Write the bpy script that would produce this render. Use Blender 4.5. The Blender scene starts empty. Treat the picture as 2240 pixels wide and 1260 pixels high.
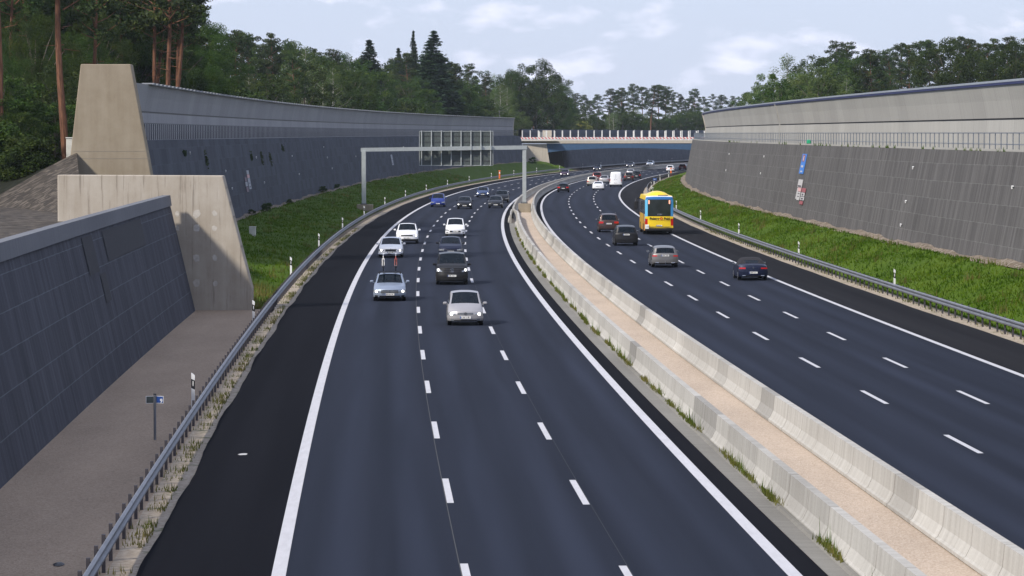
import bpy, bmesh, math, random
import numpy as np
from mathutils import Vector, Matrix
R = math.radians
rnd = random.Random(7)
sc = bpy.context.scene
COL = sc.collection

# ------------------------------------------------------------------ camera
CAMH = 9.2
cam_d = bpy.data.cameras.new('camera'); cam = bpy.data.objects.new('camera', cam_d); COL.objects.link(cam)
cam.location = (0, 0, CAMH)
cam.rotation_euler = (R(90) - math.atan(339 / 7480), 0, 0)
cam_d.sensor_width = 36; cam_d.lens = 36 * 7480 / 2240
cam_d.clip_start = 1; cam_d.clip_end = 20000
sc.camera = cam

# ------------------------------------------------------------------ sky, sun, exposure
SUN = Vector((-0.60, -0.50, 0.66)).normalized()      # towards the sun
w = bpy.data.worlds.new('World'); sc.world = w; w.use_nodes = True
nt = w.node_tree; nt.nodes.clear()
out = nt.nodes.new('ShaderNodeOutputWorld'); bg = nt.nodes.new('ShaderNodeBackground')
sky = nt.nodes.new('ShaderNodeTexSky'); sky.sky_type = 'NISHITA'; sky.sun_disc = False
sky.sun_elevation = math.asin(SUN.z); sky.sun_rotation = math.atan2(SUN.x, SUN.y)
sky.air_density = 1.0; sky.dust_density = 0.6; sky.ozone_density = 3.0
tc = nt.nodes.new('ShaderNodeTexCoord'); mp = nt.nodes.new('ShaderNodeMapping')
mp.inputs['Scale'].default_value = (42, 42, 105); mp.inputs['Location'].default_value = (3.3, 1.7, 0.62)
no = nt.nodes.new('ShaderNodeTexNoise'); no.inputs['Scale'].default_value = 1.0; no.inputs['Detail'].default_value = 7; no.inputs['Roughness'].default_value = .5
cr = nt.nodes.new('ShaderNodeValToRGB'); cr.color_ramp.elements[0].position = .53; cr.color_ramp.elements[1].position = .69
mx = nt.nodes.new('ShaderNodeMix'); mx.data_type = 'RGBA'
hz = nt.nodes.new('ShaderNodeMix'); hz.data_type = 'RGBA'; hz.inputs[0].default_value = .72
hz.inputs[7].default_value = (6.95, 7.8, 10.4, 1)      # thin high haze over the whole sky
SKYSTR = 0.085
mx.inputs[7].default_value = (9.5, 9.75, 11.6, 1)    # cloud white
nt.links.new(tc.outputs['Generated'], mp.inputs[0]); nt.links.new(mp.outputs[0], no.inputs['Vector'])
nt.links.new(no.outputs['Fac'], cr.inputs[0]); nt.links.new(cr.outputs[0], mx.inputs[0])
nt.links.new(sky.outputs[0], hz.inputs[6]); nt.links.new(hz.outputs[2], mx.inputs[6])
nt.links.new(mx.outputs[2], bg.inputs[0]); bg.inputs[1].default_value = SKYSTR
nt.links.new(bg.outputs[0], out.inputs[0])
sd = bpy.data.lights.new('sun', 'SUN'); so = bpy.data.objects.new('sun', sd); COL.objects.link(so)
sd.energy = 3.9; sd.angle = R(4.5); sd.color = (1.0, .93, .82)
so.rotation_euler = SUN.to_track_quat('Z', 'Y').to_euler()
sc.view_settings.view_transform = 'Standard'; sc.view_settings.look = 'None'
sc.view_settings.gamma = 1; sc.view_settings.exposure = 0.32

# ------------------------------------------------------------------ material helpers
MATS = {}
class N:
    """tiny node-tree helper"""
    def __init__(s, name):
        s.m = bpy.data.materials.new(name); s.m.use_nodes = True
        s.t = s.m.node_tree; s.b = s.t.nodes['Principled BSDF']
    def n(s, typ, **kw):
        o = s.t.nodes.new('ShaderNode' + typ)
        for k, v in kw.items(): setattr(o, k, v)
        return o
    def l(s, a, b): s.t.links.new(a, b)
    def vec(s, kind='Object', scale=(1, 1, 1), rot=(0, 0, 0)):
        t = s.n('TexCoord'); m = s.n('Mapping'); m.inputs['Scale'].default_value = scale; m.inputs['Rotation'].default_value = rot
        s.l(t.outputs[kind], m.inputs[0]); return m.outputs[0]
    def noise(s, v, scale, detail=4, rough=.55):
        o = s.n('TexNoise'); o.inputs['Scale'].default_value = scale; o.inputs['Detail'].default_value = detail
        o.inputs['Roughness'].default_value = rough
        s.l(v, o.inputs['Vector']); return o.outputs['Fac']
    def ramp(s, f, stops):
        o = s.n('ValToRGB'); e = o.color_ramp.elements
        while len(e) < len(stops): e.new(.5)
        for x, (p, c) in zip(e, stops): x.position = p; x.color = (*c, 1) if len(c) == 3 else c
        s.l(f, o.inputs[0]); return o.outputs[0]
    def mix(s, f, a, b, bt='MIX'):
        o = s.n('Mix', data_type='RGBA', blend_type=bt)
        for v, i in ((f, 0), (a, 6), (b, 7)):
            if hasattr(v, 'links'): s.l(v, o.inputs[i])
            elif isinstance(v, (int, float)): o.inputs[i].default_value = v
            else: o.inputs[i].default_value = (*v, 1)
        return o.outputs[2]
    def bump(s, f, d=.02, st=.6):
        o = s.n('Bump'); o.inputs['Distance'].default_value = d; o.inputs['Strength'].default_value = st
        s.l(f, o.inputs['Height']); s.l(o.outputs[0], s.b.inputs['Normal'])
    def out(s, c, rough=.8, metal=0, spec=.4, coat=0):
        if hasattr(c, 'links'): s.l(c, s.b.inputs['Base Color'])
        else: s.b.inputs['Base Color'].default_value = (*c, 1)
        s.b.inputs['Roughness'].default_value = rough; s.b.inputs['Metallic'].default_value = metal
        s.b.inputs['Specular IOR Level'].default_value = spec; s.b.inputs['Coat Weight'].default_value = coat
        s.b.inputs['Coat Roughness'].default_value = .06
        return s.m

def plain(name, c, rough=.6, metal=0, spec=.4, coat=0, var=.12, scale=3):
    """a procedural paint or plastic: base colour with a little mottling"""
    if name in MATS: return MATS[name]
    q = N(name); f = q.noise(q.vec(), scale, 5)
    lo = tuple(x * (1 - var) for x in c); hi = tuple(min(1, x * (1 + var)) for x in c)
    MATS[name] = q.out(q.ramp(f, [(.3, lo), (.7, hi)]), rough, metal, spec, coat); return MATS[name]

def emit(name, c, st, base=(.8, .8, .8)):
    if name in MATS: return MATS[name]
    q = N(name); q.out(base, .15, 0, .5)
    q.b.inputs['Emission Color'].default_value = (*c, 1); q.b.inputs['Emission Strength'].default_value = st
    MATS[name] = q.m; return q.m

def m_asphalt(name, lo, hi, band=True, rough=.78, line=False):
    q = N(name)
    uv = q.vec('UV', (.004, .42, 1))
    f = q.noise(uv, 1.6, 3, .5)
    c = q.ramp(f, [(.34, lo), (.52, tuple((a + b) / 2 for a, b in zip(lo, hi))), (.68, hi)])
    f3 = q.noise(q.vec('UV', (.02, .9, 1)), 1.3, 4, .6)
    c = q.mix(.35, c, q.ramp(f3, [(.35, tuple(x * .78 for x in lo)), (.65, tuple(x * 1.15 for x in hi))]))
    if band:      # paler wheel tracks, two per lane, broken up along the road
        sp = q.n('SeparateXYZ'); q.l(q.vec('UV'), sp.inputs[0])
        m1 = q.n('Math', operation='MULTIPLY_ADD'); m1.inputs[1].default_value = 2 * math.pi / 1.7; m1.inputs[2].default_value = -math.pi
        q.l(sp.outputs[1], m1.inputs[0]); m2 = q.n('Math', operation='COSINE'); q.l(m1.outputs[0], m2.inputs[0])
        m3 = q.n('MapRange'); m3.inputs['From Min'].default_value = -.6; m3.inputs['From Max'].default_value = 1; q.l(m2.outputs[0], m3.inputs[0])
        brk = q.ramp(q.noise(q.vec('UV', (.012, .35, 1)), 1.5, 3, .6), [(.35, (.1, .1, .1)), (.65, (.9, .9, .9))])
        m4 = q.n('Math', operation='MULTIPLY'); q.l(m3.outputs[0], m4.inputs[0]); q.l(brk, m4.inputs[1])
        c = q.mix(m4.outputs[0], c, tuple(x * 1.5 for x in hi))
    g = q.noise(q.vec('UV', (1, 1, 1)), 28, 3, .7)
    c = q.mix(.28, c, q.ramp(g, [(.38, tuple(x * .5 for x in lo)), (.62, tuple(x * 1.6 for x in hi))]))
    q.bump(q.noise(q.vec('UV'), 60, 2), .004, .35)
    return q.out(c, rough, 0, .12 if rough < .95 else .04)

M_ASPH = m_asphalt('asphalt', (.0050, .0078, .0160), (.0145, .0185, .0320), rough=.9)
M_ASPH_D = m_asphalt('dark_shoulder_asphalt', (.0040, .0044, .0068), (.0080, .0086, .0120), False, rough=.97)
M_ASPH_R = m_asphalt('worn_shoulder_asphalt', (.0085, .0088, .0115), (.021, .0215, .025), False, rough=.95)

def m_paint(name, c=(.50, .50, .53)):
    q = N(name); f = q.noise(q.vec('Object', (1, .15, 1)), 5, 6, .65)
    return q.out(q.ramp(f, [(.25, tuple(x * .80 for x in c)), (.5, tuple(x * .93 for x in c)), (.7, c)]), .8)
M_LINE = m_paint('road_paint')

def m_gravel(name, a, b, c, sc_=14, weeds=None):
    q = N(name); v = q.vec('Object')
    vo = q.n('TexVoronoi'); vo.inputs['Scale'].default_value = sc_; q.l(v, vo.inputs['Vector'])
    st = q.ramp(vo.outputs['Color'], [(.1, a), (.5, b), (.95, c)])
    big = q.ramp(q.noise(q.vec('Object', (.5, .12, 1)), .9, 5, .6), [(.32, tuple(x * .78 for x in b)), (.7, tuple(x * 1.12 for x in b))])
    col = q.mix(.55, st, big)
    if weeds:
        wf = q.ramp(q.noise(v, .9, 6, .7), [(.56, (0, 0, 0)), (.66, (1, 1, 1))])
        col = q.mix(wf, col, weeds)
    q.bump(vo.outputs['Distance'], .02, .7)
    return q.out(col, .95, 0, .2)
M_GRAV_M = m_gravel('median_gravel', (.26, .20, .15), (.46, .37, .29), (.62, .54, .46), 22)
M_GRAV_P = m_gravel('service_path_gravel', (.19, .142, .105), (.345, .262, .19), (.47, .38, .295), 20)
M_GRAV_S = m_gravel('verge_gravel', (.17, .145, .11), (.36, .30, .235), (.50, .45, .38), 9, (.10, .11, .05))
M_GRAV_H = m_gravel('slope_gravel', (.010, .008, .007), (.048, .040, .032), (.22, .185, .15), 2.6)
M_RUBBLE = m_gravel('rubble', (.07, .055, .035), (.17, .135, .10), (.46, .41, .35), 4.0, (.09, .07, .04))
M_SOIL = m_gravel('forest_soil', (.004, .005, .003), (.011, .013, .006), (.024, .022, .014), 2)

def m_grass(name, a, b, c, d):
    q = N(name); v = q.vec()
    f = q.noise(v, .16, 8, .75); g = q.noise(v, 4.5, 5, .7)
    col = q.ramp(f, [(.30, a), (.46, b), (.60, c), (.74, d)])
    col = q.mix(.55, col, q.ramp(g, [(.3, tuple(x * .35 for x in b)), (.62, tuple(x * 1.5 for x in c))]))
    q.bump(g, .12, .8)
    return q.out(col, .95, 0, .12)
M_GRASS = m_grass('embankment_turf', (.020, .050, .003), (.040, .082, .004), (.064, .106, .006), (.098, .098, .012))

def m_blade(name, a, b, c):
    q = N(name); v = q.vec()
    col = q.ramp(q.noise(v, .16, 8, .75), [(.34, a), (.5, b), (.64, c)])
    q.out(col, .8, 0, .1)
    tr = q.n('BsdfTranslucent'); q.l(col, tr.inputs[0]); mxs = q.n('MixShader'); mxs.inputs[0].default_value = .45
    q.l(q.b.outputs[0], mxs.inputs[1]); q.l(tr.outputs[0], mxs.inputs[2])
    q.l(mxs.outputs[0], q.t.nodes['Material Output'].inputs[0])
    return q.m
M_BLADE = m_blade('grass_blades', (.040, .092, .003), (.070, .136, .005), (.112, .158, .012))
M_DRY = m_blade('dry_grass', (.08, .11, .018), (.13, .14, .03), (.22, .18, .06))

def leaf_mat(name, dark, mid, lite, trans=.25):
    q = N(name); v = q.vec()
    oi = q.n('ObjectInfo')
    col = q.ramp(q.noise(v, .55, 5, .7), [(.30, dark), (.5, mid), (.70, lite)])
    hs = q.n('HueSaturation'); 
    mr = q.n('MapRange'); mr.inputs['To Min'].default_value = .70; mr.inputs['To Max'].default_value = 1.35
    q.l(oi.outputs['Random'], mr.inputs[0]); q.l(mr.outputs[0], hs.inputs['Value'])
    mr2 = q.n('MapRange'); mr2.inputs['To Min'].default_value = .478; mr2.inputs['To Max'].default_value = .512
    q.l(oi.outputs['Random'], mr2.inputs[0]); q.l(mr2.outputs[0], hs.inputs['Hue'])
    q.l(col, hs.inputs['Color']); c = hs.outputs[0]
    q.out(c, .65, 0, .2)
    tr = q.n('BsdfTranslucent'); q.l(c, tr.inputs[0]); ms = q.n('MixShader'); ms.inputs[0].default_value = trans
    q.l(q.b.outputs[0], ms.inputs[1]); q.l(tr.outputs[0], ms.inputs[2]); q.l(ms.outputs[0], q.t.nodes['Material Output'].inputs[0])
    return q.m
ML_PINE = leaf_mat('pine_needles', (.010, .024, .007), (.028, .050, .012), (.078, .100, .018), .15)
ML_OAK = leaf_mat('oak_leaves', (.011, .028, .005), (.029, .060, .008), (.078, .108, .012), .25)
ML_BIRCH = leaf_mat('birch_leaves', (.045, .085, .025), (.085, .13, .035), (.15, .18, .05), .3)
ML_SPRUCE = leaf_mat('spruce_needles', (.010, .024, .012), (.020, .042, .020), (.040, .068, .028), .12)
ML_YELL = leaf_mat('yellowing_leaves', (.08, .10, .02), (.15, .16, .03), (.24, .20, .05), .3)
def m_bark(name, a, b):
    q = N(name); return q.out(q.ramp(q.noise(q.vec('Object', (3, 3, .5)), 3, 5), [(.3, a), (.7, b)]), .9, 0, .2)
MB_PINE = m_bark('pine_bark', (.07, .035, .024), (.20, .095, .055))
MB_GREY = m_bark('grey_bark', (.06, .05, .04), (.17, .15, .12))
MB_BIRCH = m_bark('birch_bark', (.2, .18, .16), (.55, .53, .48))

def m_concrete(name, lo, mid, hi, streak=.45, panel=0, hline=None, rough=.85):
    """formed concrete with vertical runs; UV = metres along, metres up"""
    q = N(name)
    f = q.noise(q.vec('UV', (1.0, .05, 1)), 2.6, 6, .62)
    c = q.ramp(f, [(.28, lo), (.5, mid), (.72, hi)])
    big = q.noise(q.vec('UV', (.06, .18, 1)), 1.3, 4, .55)
    c = q.mix(streak, c, q.ramp(big, [(.3, lo), (.7, hi)]))
    fine = q.noise(q.vec('UV'), 16, 4, .7)
    c = q.mix(.18, c, q.ramp(fine, [(.3, tuple(x * .55 for x in lo)), (.7, hi)]))
    if panel:
        br = q.n('TexBrick'); br.inputs['Scale'].default_value = 1; br.offset = 0
        br.inputs['Brick Width'].default_value = panel; br.inputs['Row Height'].default_value = 400
        br.inputs['Mortar Size'].default_value = .02; br.inputs['Mortar Smooth'].default_value = 0
        br.inputs['Color1'].default_value = (.93, .93, .93, 1); br.inputs['Color2'].default_value = (1.03, 1.03, 1.03, 1); br.inputs['Mortar'].default_value = (.5, .5, .5, 1)
        q.l(q.vec('UV'), br.inputs['Vector'])
        c = q.mix(1.0, c, br.outputs['Color'], 'MULTIPLY')
    q.bump(fine, .006, .5)
    return q.out(c, rough, 0, .25)
M_CONC = m_concrete('barrier_concrete', (.25, .235, .21), (.39, .375, .34), (.53, .515, .48), .4)
M_CONC_N = m_concrete('noise_wall_concrete', (.29, .283, .262), (.35, .342, .318), (.41, .402, .375), .35, panel=5.0)
M_CONC_L = m_concrete('noise_wall_concrete_grey', (.24, .242, .25), (.30, .302, .31), (.365, .367, .375), .35, panel=5.0)
M_CONC_A = m_concrete('abutment_concrete', (.36, .32, .27), (.47, .42, .35), (.58, .53, .46), .4)
M_GUTTER = m_concrete('gutter_concrete', (.12, .115, .10), (.19, .18, .16), (.27, .26, .235), .5)

def m_pier(name, stains=True, k=1., tn=(1, .98, .95)):
    q = N(name)
    f = q.noise(q.vec('UV', (1.0, .05, 1)), 1.5, 7, .6)
    c = q.ramp(f, [(.30, (.38, .335, .28)), (.46, (.47, .42, .36)), (.60, (.54, .495, .44)), (.74, (.62, .58, .53))])
    big = q.noise(q.vec('UV', (.35, .3, 1)), 1.3, 6, .65)
    c = q.mix(.55, c, q.ramp(big, [(.3, (.36, .31, .25)), (.7, (.60, .56, .50))]))
    if stains:   # dark runs below the top edge
        g = q.noise(q.vec('UV', (2.4, .10, 1)), 2.4, 5, .7)
        m = q.ramp(g, [(.56, (0, 0, 0)), (.66, (1, 1, 1))])
        c = q.mix(q.mix(.5, (0, 0, 0), m), c, (.13, .105, .085))
    c = q.mix(1.0, c, tuple(k * x for x in tn), 'MULTIPLY')
    q.bump(q.noise(q.vec('UV'), 9, 5, .7), .01, .5)
    return q.out(c, .85, 0, .15)
M_PIER = m_pier('pier_concrete', True, .80); M_PIER2 = m_pier('tall_pier_concrete', False, .56, (1.0, .93, .80))

def m_gabion(name, lo, hi, joint, row=.62, col=1.25, fine=26, spk=.5):
    """dark stone-filled facing with pale wire joints; UV metres"""
    q = N(name)
    s_ = q.ramp(q.noise(q.vec('UV', (1, 1, 1)), fine, 3, .8), [(.34, lo), (.66, hi)])
    v2 = q.ramp(q.noise(q.vec('UV', (1.4, .18, 1)), 1.5, 4, .6), [(.32, tuple(x * .72 for x in lo)), (.7, tuple(x * 1.1 for x in hi))])
    c = q.mix(.5, s_, v2)
    f4 = q.noise(q.vec('UV', (.04, .12, 1)), 1.2, 4)
    c = q.mix(.3, c, q.ramp(f4, [(.3, lo), (.7, hi)]))
    br = q.n('TexBrick'); br.offset = 0; br.inputs['Scale'].default_value = 1
    br.inputs['Brick Width'].default_value = col; br.inputs['Row Height'].default_value = row
    br.inputs['Mortar Size'].default_value = .018; br.inputs['Mortar Smooth'].default_value = .3
    q.l(q.vec('UV'), br.inputs['Vector'])
    fm = q.n('Math', operation='MULTIPLY'); fm.inputs[1].default_value = spk; q.l(br.outputs['Fac'], fm.inputs[0])
    c = q.mix(fm.outputs[0], c, joint)
    b2 = q.n('TexBrick'); b2.offset = .5; b2.offset_frequency = 2; b2.inputs['Scale'].default_value = 1
    b2.inputs['Brick Width'].default_value = col * .9; b2.inputs['Row Height'].default_value = row; b2.inputs['Mortar Size'].default_value = 0
    b2.inputs['Color1'].default_value = (.80, .80, .80, 1); b2.inputs['Color2'].default_value = (1.16, 1.16, 1.16, 1)
    q.l(q.vec('UV'), b2.inputs['Vector']); c = q.mix(1.0, c, b2.outputs['Color'], 'MULTIPLY')
    q.bump(q.noise(q.vec('UV'), fine, 3, .8), .03, .6)
    return q.out(c, .92, 0, .2)
M_GAB_N = m_gabion('near_wall_facing', (.032, .034, .046), (.088, .092, .114), (.15, .17, .195), 1.05, .75, 15, .6)
M_GAB_L = m_gabion('far_wall_facing', (.050, .056, .072), (.082, .090, .112), (.11, .13, .15), 1.15, 2.4, 20, .4)
M_GAB_R = m_gabion('right_wall_facing', (.066, .063, .062), (.125, .120, .118), (.20, .20, .195), 1.15, .6, 20, .45)

M_GALV = plain('galvanised_steel', (.20, .21, .235), .55, .5, .4, var=.18, scale=1.2)
M_GALV_D = plain('weathered_steel', (.07, .065, .075), .6, .5, .4)
M_GANTRY = plain('gantry_steel', (.40, .43, .43), .5, .3, .5, var=.08)
M_SIGNBK = plain('sign_back', (.075, .09, .088), .5, .2, .4)
M_FENCE_D = plain('dark_railing', (.035, .04, .06), .5, .5, .4)
M_FENCE_R = plain('steel_railing', (.22, .25, .30), .45, .6, .4)
M_WHITE = plain('white_plastic', (.78, .78, .78), .45, var=.05)
M_BLACK = plain('black_plastic', (.015, .015, .018), .5)
M_ORANGE = plain('orange_box', (.72, .16, .03), .5)
M_BLUE = plain('sign_blue', (.02, .07, .28), .45)
M_RED = plain('red_paint', (.55, .03, .03), .45)
M_GREEN = plain('green_paint', (.02, .32, .16), .5)
M_TYRE = plain('tyre_rubber', (.012, .012, .013), .85)
M_RIM = plain('alloy_rim', (.40, .41, .43), .3, .8, .5)
M_CHROME = plain('chrome', (.62, .63, .65), .15, 1, .5)
M_COPING = plain('blue_coping', (.05, .06, .17), .4, .3)
M_COPTOP = plain('zinc_coping', (.52, .56, .62), .35, .6)
M_BRBLUE = plain('bridge_blue', (.045, .095, .18), .5, .1)
M_INT = plain('car_interior', (.018, .018, .02), .8)
M_UNDER = plain('underbody', (.006, .006, .007), .9)
M_SKIN = plain('skin', (.46, .27, .19), .6, var=.05)
M_PLATE = plain('number_plate', (.72, .72, .70), .4, var=.04)
M_GRILLE = plain('grille_black', (.02, .02, .022), .35, .2)
M_GRILLE_C = plain('grille_chrome_bars', (.15, .155, .16), .3, .6)
M_TAIL = emit('tail_lamp', (1, .03, .01), .07, (.38, .01, .012))
M_LAMP_ON = emit('headlamp_lit', (1, .97, .93), 5.5)
M_LAMP = plain('headlamp_glass', (.40, .42, .45), .08, .5, .6, coat=1)
M_AMBER = emit('lit_lamp', (1, .45, .3), .9, (.7, .3, .2))

def m_glass():
    q = N('car_glass'); q.out((.008, .016, .026), .06, 0, .7, 0)
    tr = q.n('BsdfTransparent'); tr.inputs[0].default_value = (.16, .24, .28, 1)
    fr = q.n('Fresnel'); fr.inputs[0].default_value = 1.5
    mr = q.n('MapRange'); mr.inputs['From Min'].default_value = 0; mr.inputs['From Max'].default_value = .5
    mr.inputs['To Min'].default_value = .35; mr.inputs['To Max'].default_value = .85
    q.l(fr.outputs[0], mr.inputs[0])
    ms = q.n('MixShader'); q.l(mr.outputs[0], ms.inputs[0]); q.l(tr.outputs[0], ms.inputs[1]); q.l(q.b.outputs[0], ms.inputs[2])
    q.l(ms.outputs[0], q.t.nodes['Material Output'].inputs[0]); return q.m
M_GLASS = m_glass()

def paint(name, c, metal=.3):
    return plain('car_paint_' + name, c, .42, metal, .3, coat=.22, var=.05, scale=1.5)

# ------------------------------------------------------------------ object helpers
def prop(o, label=None, cat=None, group=None, kind=None):
    if label: o['label'] = label
    if cat: o['category'] = cat
    if group: o['group'] = group
    if kind: o['kind'] = kind
    return o

def mk(name, V, F, mat, parent=None, uv=None, smooth=False, mi=None):
    me = bpy.data.meshes.new(name); me.from_pydata([tuple(v) for v in V], [], [tuple(f) for f in F])
    for m in (mat if isinstance(mat, (list, tuple)) else [mat]): me.materials.append(m)
    if mi is not None: me.polygons.foreach_set('material_index', mi)
    if smooth: me.polygons.foreach_set('use_smooth', [True] * len(me.polygons))
    if uv is not None:
        L = me.uv_layers.new(name='UVMap'); idx = np.empty(len(me.loops), dtype=np.int32); me.loops.foreach_get('vertex_index', idx)
        L.data.foreach_set('uv', np.array(uv, dtype=np.float32)[idx].ravel())
    me.update()
    o = bpy.data.objects.new(name, me); COL.objects.link(o)
    if parent: o.parent = parent
    return o

def empty(name, loc=(0, 0, 0), rz=0):
    o = bpy.data.objects.new(name, None); COL.objects.link(o); o.location = loc; o.rotation_euler = (0, 0, rz)
    o.empty_display_size = .2; return o

class MB:
    """mesh collector"""
    def __init__(s): s.V = []; s.F = []; s.mi = []; s.uv = []
    def add(s, V, F, m=0, uv=None):
        b = len(s.V); s.V += [tuple(v) for v in V]; s.F += [tuple(b + i for i in f) for f in F]; s.mi += [m] * len(F)
        s.uv += list(uv) if uv is not None else [(v[0] + v[1], v[2]) for v in V]
    def box(s, c, d, m=0, rz=0, bev=0, M=None):
        x, y, z = (q / 2 for q in d)
        if bev:
            b = bev; V = []
            for k in (-1, 1):
                for (i, j) in ((-1, -1), (1, -1), (1, 1), (-1, 1)):
                    V += [(i * (x - b), j * (y - b), k * z), (i * x, j * (y - b), k * (z - b)), (i * (x - b), j * y, k * (z - b))]
            bm = bmesh.new(); [bm.verts.new(v) for v in V]; r = bmesh.ops.convex_hull(bm, input=bm.verts)
            bm.verts.index_update(); V = [v.co.copy() for v in bm.verts]; F = [[v.index for v in f.verts] for f in bm.faces]; bm.free()
        else:
            V = [Vector((i * x, j * y, k * z)) for k in (-1, 1) for (i, j) in ((-1, -1), (1, -1), (1, 1), (-1, 1))]
            F = [(3, 2, 1, 0), (4, 5, 6, 7), (0, 1, 5, 4), (1, 2, 6, 5), (2, 3, 7, 6), (3, 0, 4, 7)]
        if M is None: M = Matrix.Translation(c) @ Matrix.Rotation(rz, 4, 'Z')
        s.add([M @ Vector(v) for v in V], F, m); return s
    def tube(s, a, b, r0, r1=None, n=8, m=0, caps=True):
        a = Vector(a); b = Vector(b); r1 = r0 if r1 is None else r1; d = (b - a).normalized()
        u = d.orthogonal().normalized(); v = d.cross(u); V = []
        for p, r in ((a, r0), (b, r1)):
            for i in range(n):
                t = 2 * math.pi * i / n; V.append(p + (u * math.cos(t) + v * math.sin(t)) * r)
        F = [(i, (i + 1) % n, n + (i + 1) % n, n + i) for i in range(n)]
        if caps: F += [tuple(range(n))[::-1], tuple(range(n, 2 * n))]
        s.add(V, F, m); return s
    def path(s, pts, rad, n=6, m=0):
        for i in range(len(pts) - 1):
            r0 = rad[i] if isinstance(rad, (list, tuple)) else rad; r1 = rad[i + 1] if isinstance(rad, (list, tuple)) else rad
            s.tube(pts[i], pts[i + 1], r0, r1, n, m)
        return s
    def ring(s, c, axis, R_, r, n=24, k=6, m=0):
        axis = Vector(axis).normalized(); u = axis.orthogonal().normalized(); v = axis.cross(u); V = []; F = []
        for i in range(n):
            t = 2 * math.pi * i / n; d = u * math.cos(t) + v * math.sin(t)
            for j in range(k):
                p = 2 * math.pi * j / k; V.append(Vector(c) + d * (R_ + r * math.cos(p)) + axis * r * math.sin(p))
        for i in range(n):
            for j in range(k):
                F.append((i * k + j, ((i + 1) % n) * k + j, ((i + 1) % n) * k + (j + 1) % k, i * k + (j + 1) % k))
        s.add(V, F, m); return s
    def build(s, name, mat, parent=None, smooth=False):
        return mk(name, s.V, s.F, mat, parent, s.uv, smooth, s.mi)

# ------------------------------------------------------------------ road geometry
CO = [-0.8695258043952355, -0.732875183933464, 4.662925309470417, 18.184527892283644, 3.702222852899276, -4.2442107099956825]
DCO = np.polyder(CO)
def X0(s):
    if s < 60: return float(np.polyval(CO, -.85) + (s - 60) * np.polyval(DCO, -.85) / 400)
    if s <= 700: return float(np.polyval(CO, (s - 400) / 400))
    return float(np.polyval(CO, .75) + (s - 700) * np.polyval(DCO, .75) / 400 + (s - 700) ** 2 / 6900)
def SLP(s): return (X0(s + 1) - X0(s - 1)) / 2
def PT(s, off, z=0.):
    m = SLP(s); k = math.hypot(1, m)
    return Vector((X0(s) + off / k, s - off * m / k, z))
def HEAD(s): return -math.atan(SLP(s))            # rotation that turns +Y along the road
def itp(s, tab): return float(np.interp(s, [t[0] for t in tab], [t[1] for t in tab]))
def R1(s): return itp(s, [(0, 12.25), (100, 12.17), (250, 11.86), (400, 11.28), (500, 10.65), (600, 10.36), (700, 10.0), (850, 9.6)])
def GRID(a, b, n1=4, n2=7):
    L = []; s = a
    while s < b: L.append(s); s += n1 if s < 250 else n2
    L.append(b); return L
def sweep(name, prof, ss, mat, parent=None, mi=None, closed=False, smooth=False, uvz=False, uvo=None):
    """prof(s) -> [(offset, z), ...]; UV = (station, distance along the profile or offset)"""
    V = []; UV = []; rows = 0
    for s in ss:
        p = prof(s); rows = len(p); acc = 0
        for i, (o, z) in enumerate(p):
            if i: acc += math.hypot(o - p[i - 1][0], z - p[i - 1][1])
            V.append(PT(s, o, z)); UV.append((s, (o - (uvo(s) if uvo else 0)) if not uvz else acc))
    F = []; MI = []; n = rows
    for i in range(len(ss) - 1):
        for j in range(n if closed else n - 1):
            k = (j + 1) % n
            F.append((i * n + j, i * n + k, (i + 1) * n + k, (i + 1) * n + j)); MI.append(mi[j] if mi else 0)
    if closed: F += [tuple(range(n))[::-1], tuple(range((len(ss) - 1) * n, len(ss) * n))]; MI += [0, 0]
    return mk(name, V, F, mat, parent, UV, smooth, MI)

S_ALL = GRID(-100, 1500, 4, 8)
ragged = {}
def rag(s, seed, amp):
    q = random.Random(int(s * 7) + seed); return amp * (.6 * math.sin(s * .19 + seed) + .3 * math.sin(s * .47 + 2) + q.uniform(-.14, .14))

# ---- ground sheet
q = 1900
prop(mk('ground', [(-q, -390, -.6), (q, -390, -.6), (q, 2600, -.6), (-q, 2600, -.6)], [(0, 1, 2, 3)], M_SOIL), kind='structure')
# ---- left carriageway
SR_ = GRID(-100, 1500, 1.3, 6)
left_road = sweep('road', lambda s: [(-10.17 + rag(s, 3, .09), 0), (-7.42, 0), (3.62, 0), (4.16, 0)], SR_, [M_ASPH_D, M_ASPH], mi=[0, 1, 0])
prop(left_road, 'dark asphalt carriageway with oncoming traffic on the left', kind='structure')
right_road = sweep('road', lambda s: [(R1(s) - 4.15, 0), (R1(s) - 3.6, 0), (R1(s) + 7.25, 0), (R1(s) + 10.75 + rag(s, 9, .05), 0)], SR_, [M_ASPH_D, M_ASPH, M_ASPH_R], mi=[0, 1, 2], uvo=R1)
prop(right_road, 'asphalt carriageway leading away on the right', kind='structure')
def solid(name, off, wd, parent, a=-100, b=1500):
    return sweep(name, lambda s: [(off(s) - wd / 2, .006), (off(s) + wd / 2, .006)], GRID(a, b, 2, 5), M_LINE, parent)
def dashes(off, s0, parent, wd=.17, n=70):
    B = MB()
    for k in range(-9, n):
        c = s0 + 18 * k
        for h in range(3):
            a, b = c - 3 + 2 * h, c - 1 + 2 * h
            B.add([PT(a, off(a) - wd / 2, .006), PT(a, off(a) + wd / 2, .006), PT(b, off(b) + wd / 2, .006), PT(b, off(b) - wd / 2, .006)], [(0, 1, 2, 3)])
    return B.build('lane_dashes', M_LINE, parent)
solid('edge_line', lambda s: -7.27, .30, left_road)
solid('edge_line', lambda s: 3.47, .30, left_road)
dashes(lambda s: -3.36, 87.9, left_road); dashes(lambda s: 0., 87.4, left_road)
solid('edge_line', lambda s: R1(s) - 3.55, .26, right_road)
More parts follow.
